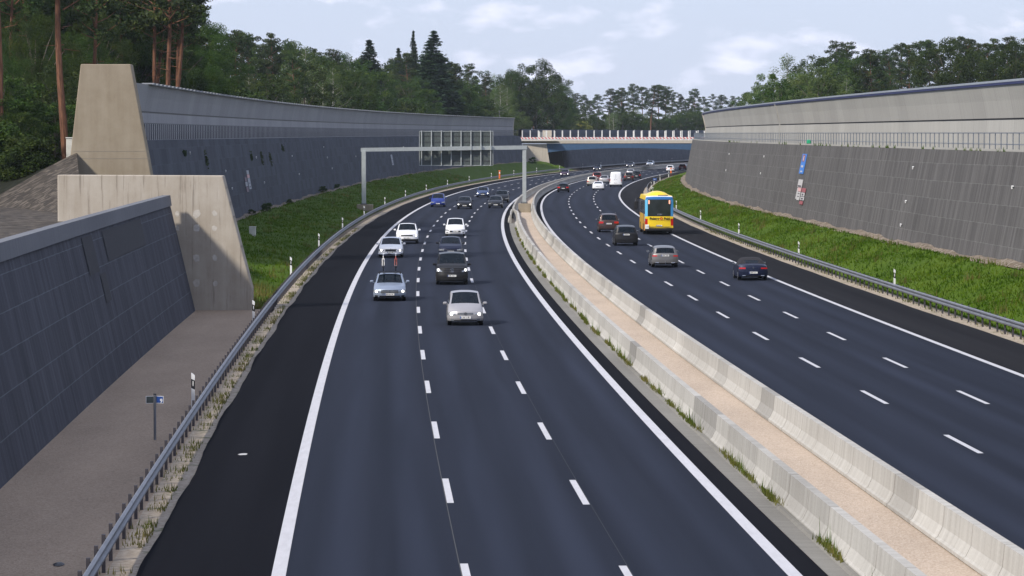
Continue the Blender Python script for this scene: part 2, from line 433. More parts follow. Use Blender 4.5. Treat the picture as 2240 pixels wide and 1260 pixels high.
solid('edge_line', lambda s: R1(s) + 7.15, .26, right_road)
dashes(lambda s: R1(s), 100.5, right_road); dashes(lambda s: R1(s) + 3.42, 118.3, right_road)
# paving seam beside the lane marks, thin dark tar line
sweep('paving_seam', lambda s: [(-3.47, .004), (-3.45, .004)], GRID(-100, 400, 4, 8), plain('seam', (.055, .055, .055), .8), left_road)
sweep('paving_seam', lambda s: [(.10, .004), (.107, .004)], GRID(-100, 400, 4, 8), MATS['seam'], left_road)

# ---- drainage channel and median
gut = sweep('drainage_channel', lambda s: [(4.16, .004), (4.62, -.01), (4.66, .05), (4.78, .05)], GRID(-100, 352), M_GUTTER, uvz=True)
prop(gut, kind='structure')
def m2(s): return R1(s) - 4.5
prop(sweep('median', lambda s: [(4.1, -.03), (R1(s) - 4.15, -.03)], GRID(-100, 1500), M_GRAV_M), kind='structure')

# ---- verges and service path
prop(sweep('service_path', lambda s: [(-15.4, -.035), (-11.6, -.03), (-10.9, -.03)], GRID(-100, 180), M_GRAV_P), kind='structure')
prop(sweep('verge', lambda s: [(-11.6 if s > 176 else -10.9, -.03), (-9.95, -.03)], GRID(-100, 1500), M_GRAV_S), kind='structure')
prop(sweep('verge', lambda s: [(R1(s) + 10.65, -.03), (R1(s) + 12.1, -.03)], GRID(-100, 1500), M_GRAV_S), kind='structure')
def LB(s): return itp(s, [(180, 1.6), (400, 1.6), (560, 2.0), (700, 2.35), (840, 2.3)])   # left wall foot height
def RB(s): return itp(s, [(150, 2.15), (220, 1.9), (300, 1.8), (400, 1.5), (900, 1.4)])
def WR(s): return R1(s) + 17.35                                                        # right wall foot offset
def bumpy(s, o, amp=.10): return amp * (math.sin(s * .21 + o * 1.7) + math.sin(s * .57 - o * 2.3) * .6 + math.sin(s * 1.3 + o * 4.1) * .35)
def strip(o0, z0, o1, z1, n=12, curve=.0):
    def f(s):
        a, b, c, d = o0(s), z0(s), o1(s), z1(s)
        return [(a + (c - a) * i / n, b + (d - b) * (i / n) + (bumpy(s, a + (c - a) * i / n) if 0 < i < n else 0) + curve * math.sin(math.pi * i / n)) for i in range(n + 1)]
    return f
prop(sweep('embankment', strip(lambda s: -11.35, lambda s: -.02, lambda s: -19.7, lambda s: LB(s) - .08, 14, .1), GRID(179.5, 847, 2, 3), M_GRASS, smooth=True), kind='structure')
prop(sweep('embankment', strip(lambda s: R1(s) + 11.9, lambda s: -.02, lambda s: WR(s) - .75, lambda s: RB(s) - .12, 12, .15), GRID(60, 900, 2, 3), M_GRASS, smooth=True), kind='structure')
prop(sweep('rubble_strip', strip(lambda s: -19.6, lambda s: LB(s) - .1, lambda s: -20.8, lambda s: LB(s) + .05, 4), GRID(179.5, 822, 2, 3), M_RUBBLE, smooth=True), kind='structure')
prop(sweep('rubble_strip', strip(lambda s: WR(s) - .72 + rag(s, 5, .35), lambda s: RB(s) - .12, lambda s: WR(s) + .3, lambda s: RB(s) + .12, 4), GRID(60, 900, 1.5, 2.5), M_RUBBLE, smooth=True), kind='structure')
# uplands behind the walls
prop(sweep('upland', lambda s: [(-23.9, 7.0), (-60, 7.2), (-400, 8), (-1500, 8)], GRID(226, 848, 8, 12), M_SOIL), kind='structure')
prop(sweep('upland', lambda s: [(-15.4, 7.2), (-27, 7.2), (-60, 7.2), (-1500, 8)], GRID(846, 1500, 8, 12), M_SOIL), kind='structure')
prop(sweep('upland', lambda s: [(WR(s) + 3.3, 7.6), (WR(s) + 40, 7.6), (1500, 8)], GRID(-100, 1500, 12, 16), M_SOIL), kind='structure')
fill = sweep('gravel_fill', lambda s: [(-16.85, 4.6), (-60, 4.6), (-1200, 4.6)], GRID(-100, 213, 6, 6), M_GRAV_H); prop(fill, kind='structure')
CR_ = [(-28.3, 222.4, 7.95), (-29.9, 221, 7.05), (-31.5, 220, 6.05), (-33.2, 219, 5.05), (-35, 218, 4.55), (-60, 214, 4.5)]
V = []; F = []
for i, c in enumerate(CR_):
    c = Vector(c); ty = c.y - (c.z - 4.45) / .12 - 3.0; toe = Vector((c.x / c.y * ty * .985 + .0, ty, 4.42)); back = Vector((c.x, 227.5, 7.02))
    for k in range(7): V.append(c.lerp(toe, 1 - k / 6) + Vector((0, 0, .05 * math.sin(i * 2 + k * 1.7) if 0 < k < 6 else 0)))
    V.append(c.lerp(back, .5)); V.append(back)
for i in range(len(CR_) - 1):
    for k in range(8): F.append((i * 9 + k, i * 9 + k + 1, (i + 1) * 9 + k + 1, (i + 1) * 9 + k))
prop(mk('gravel_slope', V, F, [M_GRAV_H, M_SOIL], None, None, True, [0 if j % 8 < 6 else 1 for j in range(len(F))]), kind='structure')
prop(mk('upland', [(-60, 213, 4.5), (-1200, 213, 4.5), (-1200, 230, 7.1), (-60, 227.5, 7.02)], [(0, 1, 2, 3)], M_SOIL), kind='structure')

# ------------------------------------------------------------------ retaining and noise walls
def wall(name, prof, ss, mat, label, cat='wall'):
    t = empty(name, (0, 0, 0)); prop(t, label, cat)
    sweep('facing', prof, ss, mat, t, uvz=True); return t
wn = wall('retaining_wall', lambda s: [(-14.95, -.05), (-16.22, 5.42), (-16.3, 5.42), (-16.9, 5.42), (-16.9, -.05)], GRID(-100, 178), M_GAB_N,
          'dark leaning block wall in the left foreground beside the gravel service path')
sweep('coping', lambda s: [(-16.15, 5.43), (-16.22, 5.98), (-16.62, 5.98), (-16.62, 5.43)], GRID(-100, 178), m_concrete('coping_concrete', (.10, .105, .12), (.14, .145, .165), (.19, .20, .215)), wn, closed=True, uvz=True)
def patch(s0, s1, v0, v1, t, c):
    def o(v): return -14.95 - 1.27 * v / 5.47 + .012
    mk('painted_patch', [PT(s0, o(v0), v0), PT(s1, o(v0), v0), PT(s1, o(v1), v1), PT(s0, o(v1), v1)], [(0, 1, 2, 3)], c, t)
MPT = plain('patch_paint', (.030, .031, .038), .9, var=.2, scale=6)
patch(127.5, 131.8, 3.9, 5.3, wn, MPT); patch(136.5, 157, 4.1, 5.3, wn, MPT); patch(131.5, 134, 2.7, 3.8, wn, MPT)

wl = wall('retaining_wall', lambda s: [(-20.5, LB(s) - .3), (-21.75, 8.72 - .0006 * (s - 228)), (-23.1, 8.62), (-23.1, 7)], GRID(223, 823), M_GAB_L,
          'long dark leaning wall curving behind the left grass bank')
wr = wall('retaining_wall', lambda s: [(WR(s), RB(s) - .3), (WR(s) + 1.3, 8.12), (WR(s) + 3.4, 8.1), (WR(s) + 3.4, 7)], GRID(-60, 900), M_GAB_R,
          'long grey-brown leaning wall behind the right grass bank')
wb = wall('retaining_wall', lambda s: [(-14.2, .2), (-15.2, 7.3), (-16, 7.3)], GRID(850, 1400), M_GAB_L, 'dark wall seen under and beyond the road bridge')
# dark patches of plants on the left wall face
M_CREEP = leaf_mat('creeper', (.02, .035, .015), (.035, .05, .02), (.06, .07, .03))
for (s0, v0, hh, ww) in ((262, 7.9, .5, 1.0), (283, 7.6, 1.2, .8), (352, 7.4, 1.4, 1.0), (364, 7.2, 1.6, 1.4), (338, 7.3, .8, .6), (385, 7.8, .6, 2.2)):
    B = MB()
    for i in range(55):
        s = s0 + rnd.gauss(0, ww * .5) * rnd.random(); v = v0 - hh * .5 + rnd.gauss(0, hh * .24); o = -20.5 - 1.25 * (v - LB(s)) / 7.0 + rnd.uniform(.03, .2)
        p = PT(s, o, v); a = Vector((rnd.gauss(0, 1), rnd.gauss(0, 1), rnd.gauss(0, 1))).normalized() * .11; b = a.orthogonal().normalized() * .09
        B.add([p - a, p + b, p + a, p - b], [(0, 1, 2, 3)])
    prop(B.build('creeper', M_CREEP), 'small dark plant growing out of the left retaining wall face', 'plant', 'plants rooted in the left retaining wall')

def noise_wall(name, sgn, off, ss, z0, zj, z1, mat, label, lean=.45):
    t = empty(name); prop(t, label, 'noise barrier')
    g = lambda o: (lambda s: off(s) + sgn * o)
    sweep('lower_panel', lambda s: [(g(0)(s), z0), (g(.1)(s), zj - .05)], ss, mat, t, uvz=True)
    sweep('panel_joint', lambda s: [(g(.14)(s), zj - .05), (g(.14)(s), zj + .05)], ss, M_BLACK, t)
    sweep('upper_panel', lambda s: [(g(.08)(s), zj + .05), (g(-.12)(s), zj + (z1 - zj) * .55), (g(-lean + .1)(s), z1), (g(.7)(s), z1), (g(.9)(s), 7)], ss, mat, t, uvz=True)
    return t
nl = noise_wall('noise_barrier', -1, lambda s: -23.4, GRID(226, 822), 8.6, 10.72, 12.7, M_CONC_L, 'long grey concrete noise barrier along the top of the left wall')
nr = noise_wall('noise_barrier', 1, lambda s: WR(s) + 3.1, GRID(60, 545), 8.08, 10.05, 12.1, M_CONC_N, 'long pale concrete noise barrier with blue coping above the right wall')
sweep('coping', lambda s: [(WR(s) + 2.66, 12.11), (WR(s) + 2.64, 12.26), (WR(s) + 3.9, 12.26), (WR(s) + 3.9, 12.1)], GRID(60, 545), M_COPING, nr, closed=True)
sweep('coping', lambda s: [(WR(s) + 2.62, 12.265), (WR(s) + 2.62, 12.40), (WR(s) + 3.95, 12.40), (WR(s) + 3.95, 12.265)], GRID(60, 545), M_COPTOP, nr, closed=True)
# the right barrier is cut short at its far end by a raking cheek; a joint pier breaks it
def cheek(s0, s1, off, sgn, z0, zj, z1, mat, parent, lean=.45, base=.75):
    P_ = [(off - sgn * .06, z0), (off + sgn * .05, zj), (off - sgn * (lean - .03), z1 + .1), (off + sgn * .9, z1 + .1), (off + sgn * base, z0)]
    V = [PT(s0, o, z) for o, z in P_] + [PT(s1, o, z) for o, z in P_]
    n = len(P_); F = [tuple(range(n))[::-1], tuple(range(n, 2 * n))] + [(i, (i + 1) % n, n + (i + 1) % n, n + i) for i in range(n)]
    return mk('end_panel', V, F, mat, parent, [(v.x, v.z) for v in V])
cheek(352, 353.0, WR(352) + 3.1, 1, 8.08, 10.05, 12.1, M_CONC_N, nr, .5)
cheek(544, 545.2, WR(545) + 3.1, 1, 8.08, 10.05, 12.1, M_CONC_A, nr, .5)
cheek(822, 823.2, -23.4, -1, 7.2, 10.72, 12.7, M_CONC_A, nl, .2, 3.2)
# toothed coping of the left barrier
V = []; F = []
for k in range(640):
    s_ = 249 + k * .895; zt = 12.86 if (k // 2) % 2 else 12.74
    V += [PT(s_, -22.80, 12.68), PT(s_, -22.80, zt), PT(s_, -23.7, zt), PT(s_, -23.7, 12.68)]
for k in range(639): F += [(4 * k + j, 4 * k + j + 1, 4 * k + j + 5, 4 * k + j + 4) for j in range(3)]
mk('coping', V, F, plain('coping_teeth', (.17, .175, .18), .8), nl)
nb = noise_wall('noise_barrier', -1, lambda s: -27.5, GRID(868, 1400), 7.2, 8.4, 10.15, plain('distant_barrier', (.075, .085, .11), .85), 'dark grey noise barrier beyond the road bridge', .2)

# railings on the wall tops
def railing(name, off, z, hgt, a, b, step, mat, label, mid):
    t = empty(name); prop(t, label, 'railing')
    B = MB(); B.box((0, 0, 0), (.05, .10 if step < 1.9 else .08, hgt)); first = None; C = MB(); k = 0; s = a if a > 200 else 170
    while s < b:
        p = PT(s, off(s), z + hgt / 2)
        if k < 100:
            if first is None: first = o = B.build('post', mat, t)
            else: o = first.copy(); COL.objects.link(o); o.parent = t
            o.location = p; o.rotation_euler = (0, 0, HEAD(s))
        else: C.box(p, (.05, .10 if step < 1.9 else .08, hgt), rz=HEAD(s))
        s += step; k += 1
    prop(C.build('post', mat, t), kind='stuff')
    for zz, th in ((z + hgt, .06), (z + mid, .05)):
        sweep('rail', lambda s: [(off(s) - .03, zz - th / 2), (off(s) + .03, zz - th / 2), (off(s) + .03, zz + th / 2), (off(s) - .03, zz + th / 2)], GRID(a, b, 6, 8), mat, t, closed=True)
railing('railing', lambda s: -22.15, 8.72, 1.15, 226, 820, 1.8, M_FENCE_D, 'dark picket railing on top of the left retaining wall', .62)
railing('railing', lambda s: WR(s) + 1.55, 8.12, 1.08, 60, 640, 2.0, M_FENCE_R, 'light steel railing on top of the right retaining wall', .42)
prop(sweep('ballast_kerb', lambda s: [(WR(s) + 1.34, 8.12), (WR(s) + 1.34, 8.26), (WR(s) + 1.5, 8.26), (WR(s) + 1.5, 8.12)], GRID(60, 640), M_CONC_N, wr, closed=True, uvz=True))
B = MB(); p = PT(303, WR(303) + 1.45, 8.42); B.box(p, (.36, .42, .36), bev=.05)
prop(B.build('bucket', M_GREEN), 'small green box on the right wall top beside the railing', 'box')

# ------------------------------------------------------------------ concrete piers
def prism(name, P_, y0, y1, mat, parent=None, uvs=1.):
    """P_: outline in x/z seen from the road user, extruded from y0 to y1"""
    n = len(P_); V = [(x, y0, z) for x, z in P_] + [(x, y1, z) for x, z in P_]
    F = [tuple(range(n)), tuple(range(2 * n - 1, n - 1, -1))] + [(i, n + i, n + (i + 1) % n, (i + 1) % n) for i in range(n)]
    return mk(name, V, F, mat, parent, [(v[0] * uvs, v[2]) for v in V])
p1 = empty('concrete_pier', (-18.8, 178, 0)); prop(p1, 'low wide pale concrete pier with dark streaks at the end of the near wall', 'pier')
o = prism('slab', [(-4.88, -.1), (5.22, -.1), (5.22, 1.1), (3.72, 6.98), (-4.88, 7.02)], .2, 1.6, M_PIER, p1)
mb = o.modifiers.new('b', 'BEVEL'); mb.width = .04; mb.segments = 2; mb.limit_method = 'ANGLE'
MSPOT = plain('cast_spot', (.47, .44, .40), .8, var=.15, scale=8)
for zc, cols in ((5.0, (0.35, 1.05)), (3.35 + .9, (.35, 1.05)), (2.7, (.4, 1.1)), (1.35, (.45, 1.15))):
    for k, xx in enumerate((1.35, 2.35, 3.3)):
        B = MB(); n = 7; r = .13 if k != 1 else .19
        V = [Vector((xx + r * (1 + .25 * rnd.uniform(-1, 1)) * math.cos(2 * math.pi * i / n), .196, zc + r * 1.2 * (1 + .3 * rnd.uniform(-1, 1)) * math.sin(2 * math.pi * i / n))) for i in range(n)]
        B.add(V, [tuple(range(n))]); B.build('cast_mark', MSPOT, p1)
p2 = empty('concrete_pier', (-26.0, 222, 6)); prop(p2, 'tall tapering brown-grey concrete pier closing the left noise barrier', 'pier')
o = prism('slab', [(-3.5, -6), (3.9, -6), (2.55, .6), (1.28, 7.66), (-1.95, 7.66), (-2.8, .5)], 0, 1.5, M_PIER2, p2)
mb = o.modifiers.new('b', 'BEVEL'); mb.width = .05; mb.segments = 2; mb.limit_method = 'ANGLE'
for zz in (1.55, 2.02): 
    B = MB(); B.box((-.05, -.003, zz), (5.2 - .3 * (zz - 1), .012, .03)); B.build('cast_joint', plain('joint_line', (.24, .21, .17), .9), p2)  # thin darker strips drawn as cast joints across the slab
B = MB(); B.box((0, 0, .75), (.42, .42, 1.5), bev=.03); B.box((0, 0, 1.53), (.5, .5, .07), bev=.02)
o = B.build('marker_post', plain('pale_stone', (.55, .54, .50), .8)); o.location = (-29.2, 226, 7.35); prop(o, 'small white concrete post left of the tall pier', 'post')
B = MB(); B.box((0, 0, .3), (.5, .7, .75), bev=.03); B.box((0, 0, .70), (.56, .76, .06), bev=.02)
o = B.build('inlet_box', MATS['pale_stone']); o.location = PT(272, -16.9, 1.05); prop(o, 'small pale concrete box on the left grass bank beside the low pier', 'box')

# ------------------------------------------------------------------ concrete step barriers in the median
def tint(s, c): 
    return tuple(x * s for x in c)
SEG_M = [m_concrete('barrier_concrete_%s' % n, tuple(x * k for x in (.25, .235, .21)), tuple(x * k for x in (.39, .375, .345)), tuple(x * k for x in (.54, .525, .49)), .4)
         for n, k in (('a', 1.0), ('b', .86), ('c', 1.1), ('d', .66))]
def jog(s): return itp(s, [(0, 4.76), (366, 4.76), (378, 4.18), (1500, 4.18)])
def barrier(off, label, a, n, step, flip, seed):
    t = empty('concrete_barrier'); prop(t, label, 'barrier'); rr = random.Random(seed)
    prof = [(0, 0), (0, .08), (.06, .12), (.17, .34), (.215, .81), (.425, .81), (.47, .34), (.58, .12), (.64, .08), (.64, 0)]
    def seg(s0, s1, mat, nm='segment'):
        ss = [s0 + .03, s1 - .03] if s1 - s0 < 8 else GRID(s0, s1, 5, 7)
        c0 = lambda s: [(off(s) + o, z) for o, z in prof]
        return sweep(nm, c0, ss, mat, t, closed=True, uvz=True)
    s = a
    while s < 40: s2 = s + step * 5; s = s2
    for k in range(n):
        w_ = 0 if rr.random() < .5 else rr.choice([0, 1, 2, 2, 1, 3 if rr.random() < .6 else 0])
        seg(s, s + step, SEG_M[w_]); s += step
    prop(seg(a, 40, SEG_M[0], 'run'), kind='stuff'); prop(seg(s, 1450, SEG_M[1], 'run'), kind='stuff')
    return t
barrier(jog, 'near concrete step barrier on the left edge of the gravel median', -100, 88, 3.6, 0, 5)
barrier(lambda s: R1(s) - 4.83, 'concrete step barrier on the right edge of the gravel median', -100, 88, 3.6, 1, 11)
prof = [(0, 0), (0, .08), (.06, .12), (.17, .34), (.215, .81), (.36, .81), (.36, 0)]
eb = sweep('barrier_end', lambda s: [(4.02 + (.0 if s < 368 else .05) + o, z) for o, z in prof], GRID(351, 377, 4, 4), SEG_M[1], closed=True, uvz=True)
prop(eb, 'short concrete barrier end overlapping the median barrier near the gantry foot', 'barrier')

# ------------------------------------------------------------------ guardrails
def guardrail(off, sgn, a, label, nseg, zdip=None):
    t = empty('guardrail'); prop(t, label, 'guardrail')
    zd = zdip or (lambda s: 0)
    od = lambda s: off(s)
    W = [(0, .44), (.055, .48), (.06, .53), (.0, .575), (-.02, .60), (0, .625), (.06, .67), (.055, .72), (0, .76)]
    prof = W + [(o - .018, z) for o, z in W[::-1]]
    sweep('beam', lambda s: [(od(s) - sgn * o, z + zd(s)) for o, z in prof], GRID(a, 1300, 3, 5), M_GALV, t, closed=True, smooth=False)
    B = MB(); B.box((0, 0, .33), (.075, .12, .90)); B.box((-sgn * .05, 0, .60), (.10, .06, .2))
    first = None; s = max(a, 62)
    for k in range(100):
        if first is None: first = B.build('post', M_GALV_D, t); o = first
        else: o = first.copy(); COL.objects.link(o); o.parent = t
        p = PT(s, od(s) + sgn * .12, zd(s)); o.location = p; o.rotation_euler = (0, 0, HEAD(s)); s += 2.0
    C = MB()
    while s < 1290:
        C.box(PT(s, od(s) + sgn * .12, .33 + zd(s)), (.05, .11, .90), rz=HEAD(s)); s += 2.0
    for q_ in np.arange(-90, 62, 2.0): 
        if q_ > a: C.box(PT(q_, od(q_) + sgn * .12, .33), (.05, .11, .90), rz=HEAD(q_))
    prop(C.build('post', M_GALV_D, t), kind='stuff')
    return t
guardrail(lambda s: -10.84, -1, -100, 'steel guardrail along the left shoulder beside path and grass bank', 100)
def gr_off(s): return R1(s) + 11.3
guardrail(gr_off, 1, -100, 'steel guardrail along the right shoulder below the grass bank', 100)

# ------------------------------------------------------------------ delineator posts
def delineator_proto():
    t = empty('delineator_post')
    P_ = [(-.06, -.045), (.06, -.045), (.045, .03), (0, .06), (-.045, .03)]
    def pr(z0, z1, sl0=0, sl1=0, grow=0):
        B = MB(); n = 5
        V = [(x * (1 + grow), y * (1 + grow), z0 + sl0 * x) for x, y in P_] + [(x * (1 + grow), y * (1 + grow), z1 + sl1 * x) for x, y in P_]
        B.add(V, [tuple(range(n))[::-1], tuple(range(n, 2 * n))] + [(i, (i + 1) % n, n + (i + 1) % n, n + i) for i in range(n)]); return B
    pr(0, 1.12, 0, -.8).build('post', M_WHITE, t)
    pr(.62, .93, -.5, -.5, .04).build('band', M_BLACK, t)
    B = MB(); B.box((0, -.052, .80), (.035, .01, .17)); B.build('reflector', plain('reflector', (.75, .75, .72), .2), t)
    return t
def copy_tree(o, par=None):
    c = o.copy(); COL.objects.link(c); c.parent = par
    for ch in o.children: copy_tree(ch, c)
    return c
ORD = 'first second third fourth fifth sixth seventh eighth ninth tenth eleventh twelfth thirteenth fourteenth fifteenth sixteenth seventeenth eighteenth nineteenth twentieth'.split()
dp = delineator_proto(); used = False
for side, pos in (('left', [(115 + 50 * k, lambda s: -11.35) for k in range(16)] + [(905 + 50 * k, lambda s: -11.5) for k in range(4)]),
                  ('right', [(195 + 50 * k, lambda s: R1(s) + 11.95) for k in range(11)])):
    for k, (s, f) in enumerate(pos):
        o = dp if not used else copy_tree(dp); used = True
        zb = .28 if s > 176 else .0
        o.location = PT(s, f(s), zb); o.rotation_euler = (0, 0, HEAD(s) + (0 if side == 'left' else .1))
        prop(o, '%s black and white roadside marker post from the front along the %s guardrail' % (ORD[k], side), 'marker post', 'delineator posts along the guardrails')

# ------------------------------------------------------------------ text helper
def text_mesh(body, size, mat, parent, M, name='lettering', extr=.004, bold=0.):
    cu = bpy.data.curves.new('t', 'FONT'); cu.body = body; cu.size = size; cu.extrude = extr; cu.align_x = 'CENTER'; cu.align_y = 'CENTER'; cu.offset = bold
    to = bpy.data.objects.new('t', cu); COL.objects.link(to)
    me = bpy.data.meshes.new_from_object(to.evaluated_get(bpy.context.evaluated_depsgraph_get())); bpy.data.objects.remove(to)
    me.transform(M); me.materials.clear(); me.materials.append(mat); me.name = name
    o = bpy.data.objects.new(name, me); COL.objects.link(o); o.parent = parent; return o

# ------------------------------------------------------------------ small roadside furniture
t = empty('kilometre_sign', PT(102.8, -11.83, 0), HEAD(102.8)); prop(t, 'small two-winged blue kilometre sign on a thin steel post on the service path', 'sign')
B = MB(); B.tube((0, 0, 0), (0, 0, 1.36), .04, n=10); B.build('post', M_GALV, t)
B = MB(); B.tube((0, 0, 1.36), (0, 0, 1.39), .045, n=10); B.build('post_cap', M_BLACK, t)
for sx, rz, mb_ in ((-.15, .35, M_SIGNBK), (.15, -.35, M_BLUE)):
    B = MB(); Mx = Matrix.Translation((sx, -.02, 1.21)) @ Matrix.Rotation(rz, 4, 'Z'); B.box((0, 0, 0), (.24, .012, .22), M=Mx); B.build('panel', M_WHITE, t)
    B = MB(); B.box((0, 0, 0), (.215, .018, .195), M=Mx); o = B.build('panel_face', mb_, t)
text_mesh('9', .17, M_WHITE, t, Matrix.Translation((.195, -.045, 1.17)) @ Matrix.Rotation(-.35, 4, 'Z') @ Matrix.Rotation(R(90), 4, 'X'), bold=.004)

def sos(s, off, z, label):
    t = empty('emergency_phone', PT(s, off, z), HEAD(s)); prop(t, label, 'emergency phone')
    B = MB(); B.box((0, 0, .75), (.32, .28, 1.5), bev=.05); B.build('pillar', M_ORANGE, t)
    B = MB(); B.box((0, 0, 1.58), (.46, .36, .16), bev=.05); B.build('hood', M_ORANGE, t)
    B = MB(); B.box((0, -.146, 1.2), (.2, .02, .34)); B.build('face_plate', M_WHITE, t)
sos(667, -9.9, 0.25, 'orange emergency phone pillar in the guardrail gap on the left')
sos(745, R1(745) + 10.1, 0.0, 'orange emergency phone pillar beside the right shoulder near the wall curve')
t = empty('road_sign', PT(589, R1(589) + 12.2, .1)); prop(t, 'small blue square road sign on a pole near the far right guardrail', 'sign')
B = MB(); B.tube((0, 0, 0), (0, 0, 1.25), .035); B.build('pole', M_GALV, t); B = MB(); B.box((0, -.04, 1.15), (.66, .02, .42), bev=.008); B.build('panel', M_BLUE, t)
B = MB(); B.box((-.12, -.056, 1.15), (.12, .01, .12)); B.box((.12, -.056, 1.15), (.1, .01, .05)); B.build('symbol', M_WHITE, t)

# long strip signs painted/fixed on the retaining walls
def wall_strip(s, v0, v1, wd, side, parts, label, tilt=0.0):
    t = empty('wall_banner'); prop(t, label, 'banner')
    def q_(ds, v, pr):
        if side == 'R': o = WR(s) + 1.3 * (v - RB(s)) / (8.12 - RB(s)) - pr
        else: o = -20.5 - 1.25 * (v - LB(s)) / (8.7 - LB(s)) + pr
        return PT(s + ds, o, v)
    for (a, b, c, d, m, nm, pr) in parts:
        va, vb = v0 + (v1 - v0) * a, v0 + (v1 - v0) * b; sa, sb = wd * (c - .5), wd * (d - .5)
        V = [q_(sa + tilt * (va - v0), va, pr), q_(sb + tilt * (va - v0), va, pr), q_(sb + tilt * (vb - v0), vb, pr), q_(sa + tilt * (vb - v0), vb, pr)]
        W_ = [q_(sa + tilt * (va - v0), va, .01), q_(sb + tilt * (va - v0), va, .01), q_(sb + tilt * (vb - v0), vb, .01), q_(sa + tilt * (vb - v0), vb, .01)]
        mk(nm, V + W_, [(0, 1, 2, 3), (0, 1, 5, 4), (1, 2, 6, 5), (2, 3, 7, 6), (3, 0, 4, 7)], m, t)
    return t
M_BLU2 = plain('banner_blue', (.04, .17, .52), .6); M_WH2 = plain('banner_white', (.44, .43, .43), .6); M_RD2 = plain('banner_red', (.27, .08, .09), .7); M_DK2 = plain('banner_dark', (.08, .07, .08), .7)
M_PK = plain('banner_pink', (.55, .33, .33), .7); M_GB = plain('faded_white', (.30, .32, .36), .7); M_GR2 = plain('faded_red', (.16, .12, .15), .7)
wall_strip(303, 5.6, 7.35, 4.0, 'R', [(0, 1, 0, 1, M_BLU2, 'panel', .04), (.62, .95, .3, .75, M_RD2, 'block', .06), (.66, .9, .42, .58, M_WH2, 'letters', .075), (.32, .42, .3, .75, M_WH2, 'emblem', .06), (.08, .15, .3, .7, M_WH2, 'letters', .06)],
           'tall blue banner with red and white marks high on the right wall')
wall_strip(301.8, 3.3, 5.1, 3.8, 'R', [(.62, 1, 0, 1, M_WH2, 'panel', .05), (.64, .72, .1, .9, M_DK2, 'letters', .065), (.42, .6, 0, .8, M_PK, 'panel', .05), (0, .4, 0, .6, M_WH2, 'panel', .05), (.05, .58, .66, .9, M_WH2, 'panel', .05), (.3, .34, .1, .5, M_DK2, 'letters', .065), (.16, .2, .1, .5, M_DK2, 'letters', .065)],
           'white and pink strip sign low on the right wall left of the dark one')
wall_strip(297.6, 3.0, 4.4, 3.4, 'R', [(.75, 1, 0, .95, M_RD2, 'panel', .05), (.5, .72, .1, .95, M_WH2, 'panel', .05), (.55, .66, .3, .7, M_DK2, 'letters', .065), (.26, .46, 0, .95, M_WH2, 'panel', .05), (.31, .4, .2, .7, M_DK2, 'letters', .065), (0, .2, .1, .95, M_RD2, 'panel', .05)],
           'dark red and white stacked strip sign low on the right wall')
wall_strip(330, 3.8, 5.6, 3.0, 'L', [(.8, 1, 0, 1, M_GB, 'panel', .05), (.6, .78, 0, 1, M_PK, 'panel', .05), (0, .58, 0, 1, M_GB, 'panel', .05), (.1, .16, .3, .7, M_DK2, 'letters', .065), (.3, .34, .3, .7, M_DK2, 'letters', .065)],
           'white and pink vertical strip sign on the left wall beside the pier')
wall_strip(326, 3.6, 5.0, 2.8, 'L', [(.72, 1, 0, 1, M_GR2, 'panel', .05), (.38, .68, 0, 1, M_GB, 'panel', .05), (.0, .34, 0, 1, M_GR2, 'panel', .05)],
           'faded grey-red strip sign on the left wall beside the white strip')
wall_strip(570, 3.85, 5.6, 3.0, 'L', [(0, 1, 0, 1, M_GB, 'panel', .05), (.15, .22, .2, .8, M_GR2, 'letters', .065), (.5, .56, .2, .8, M_GR2, 'letters', .065)],
           'pale strip sign on the left wall seen through the gantry')
# small white anchors dotting the walls
def anchor(side, px, v, s):
    off_ = (WR(s) + 1.3 * (v - RB(s)) / (8.12 - RB(s)) - .06) if side == 'R' else (-20.5 - 1.25 * (v - LB(s)) / (8.7 - LB(s)) + .06)
    B = MB(); B.box((0, 0, 0), (.08, .5 if side == 'R' else .45, .07), bev=.02); B.box((0, .2 if side == 'R' else .1, -.08), (.06, .12, .15))
    o = B.build('wall_anchor', M_WHITE); o.location = PT(s, off_, v); o.rotation_euler = (0, 0, HEAD(s))
    prop(o, 'tiny white anchor fitting on the %s retaining wall' % ('right' if side == 'R' else 'left'), 'anchor', 'white anchors on the %s wall' % ('right' if side == 'R' else 'left'))
for s, v in ((232, 6.9), (232, 4.6), (232, 3.0), (345, 6.9), (345, 5.2), (400, 6.8), (400, 4.9), (192, 6.2)): anchor('R', 0, v, s)
for s, v in ((268, 7.7), (307, 4.3), (303, 5.9), (345, 6.8), (350, 4.2), (398, 6.6), (404, 4.4), (452, 7.4), (455, 6.0), (460, 4.5), (640, 7.0), (652, 5.0), (505, 5.8), (735, 6.9)): anchor('L', 0, v, s)

# ------------------------------------------------------------------ sign gantry
G = empty('sign_gantry', (0, 396, 0)); prop(G, 'grey steel sign gantry spanning the left carriageway, sign seen from behind', 'gantry')
xl, xr_, y_r = -17.15, 1.45, 3.0
def gbox(nm, c, d, m, bev=.0, par=None): B = MB(); B.box(c, d, bev=bev); return B.build(nm, m, par or G)
gbox('post', (xl, 0, .98 + 3.1), (.50, .40, 6.2), M_GANTRY, .03); gbox('post', (xr_, y_r, 1.06 + 3.1), (.46, .40, 6.2), M_GANTRY, .03)
for x, y, zf in ((xl, 0, .93), (xr_, y_r, 1.0)):
    gbox('base_plate', (x, y, zf + .04), (.78, .7, .06), M_GALV_D)
    B = MB()
    for i in range(5):
        for j in (-.28, .28): B.tube((x - .32 + i * .16, y + j, zf + .07), (x - .32 + i * .16, y + j, zf + .18), .028, n=6)
    B.build('anchor_bolts', M_BLACK, G)
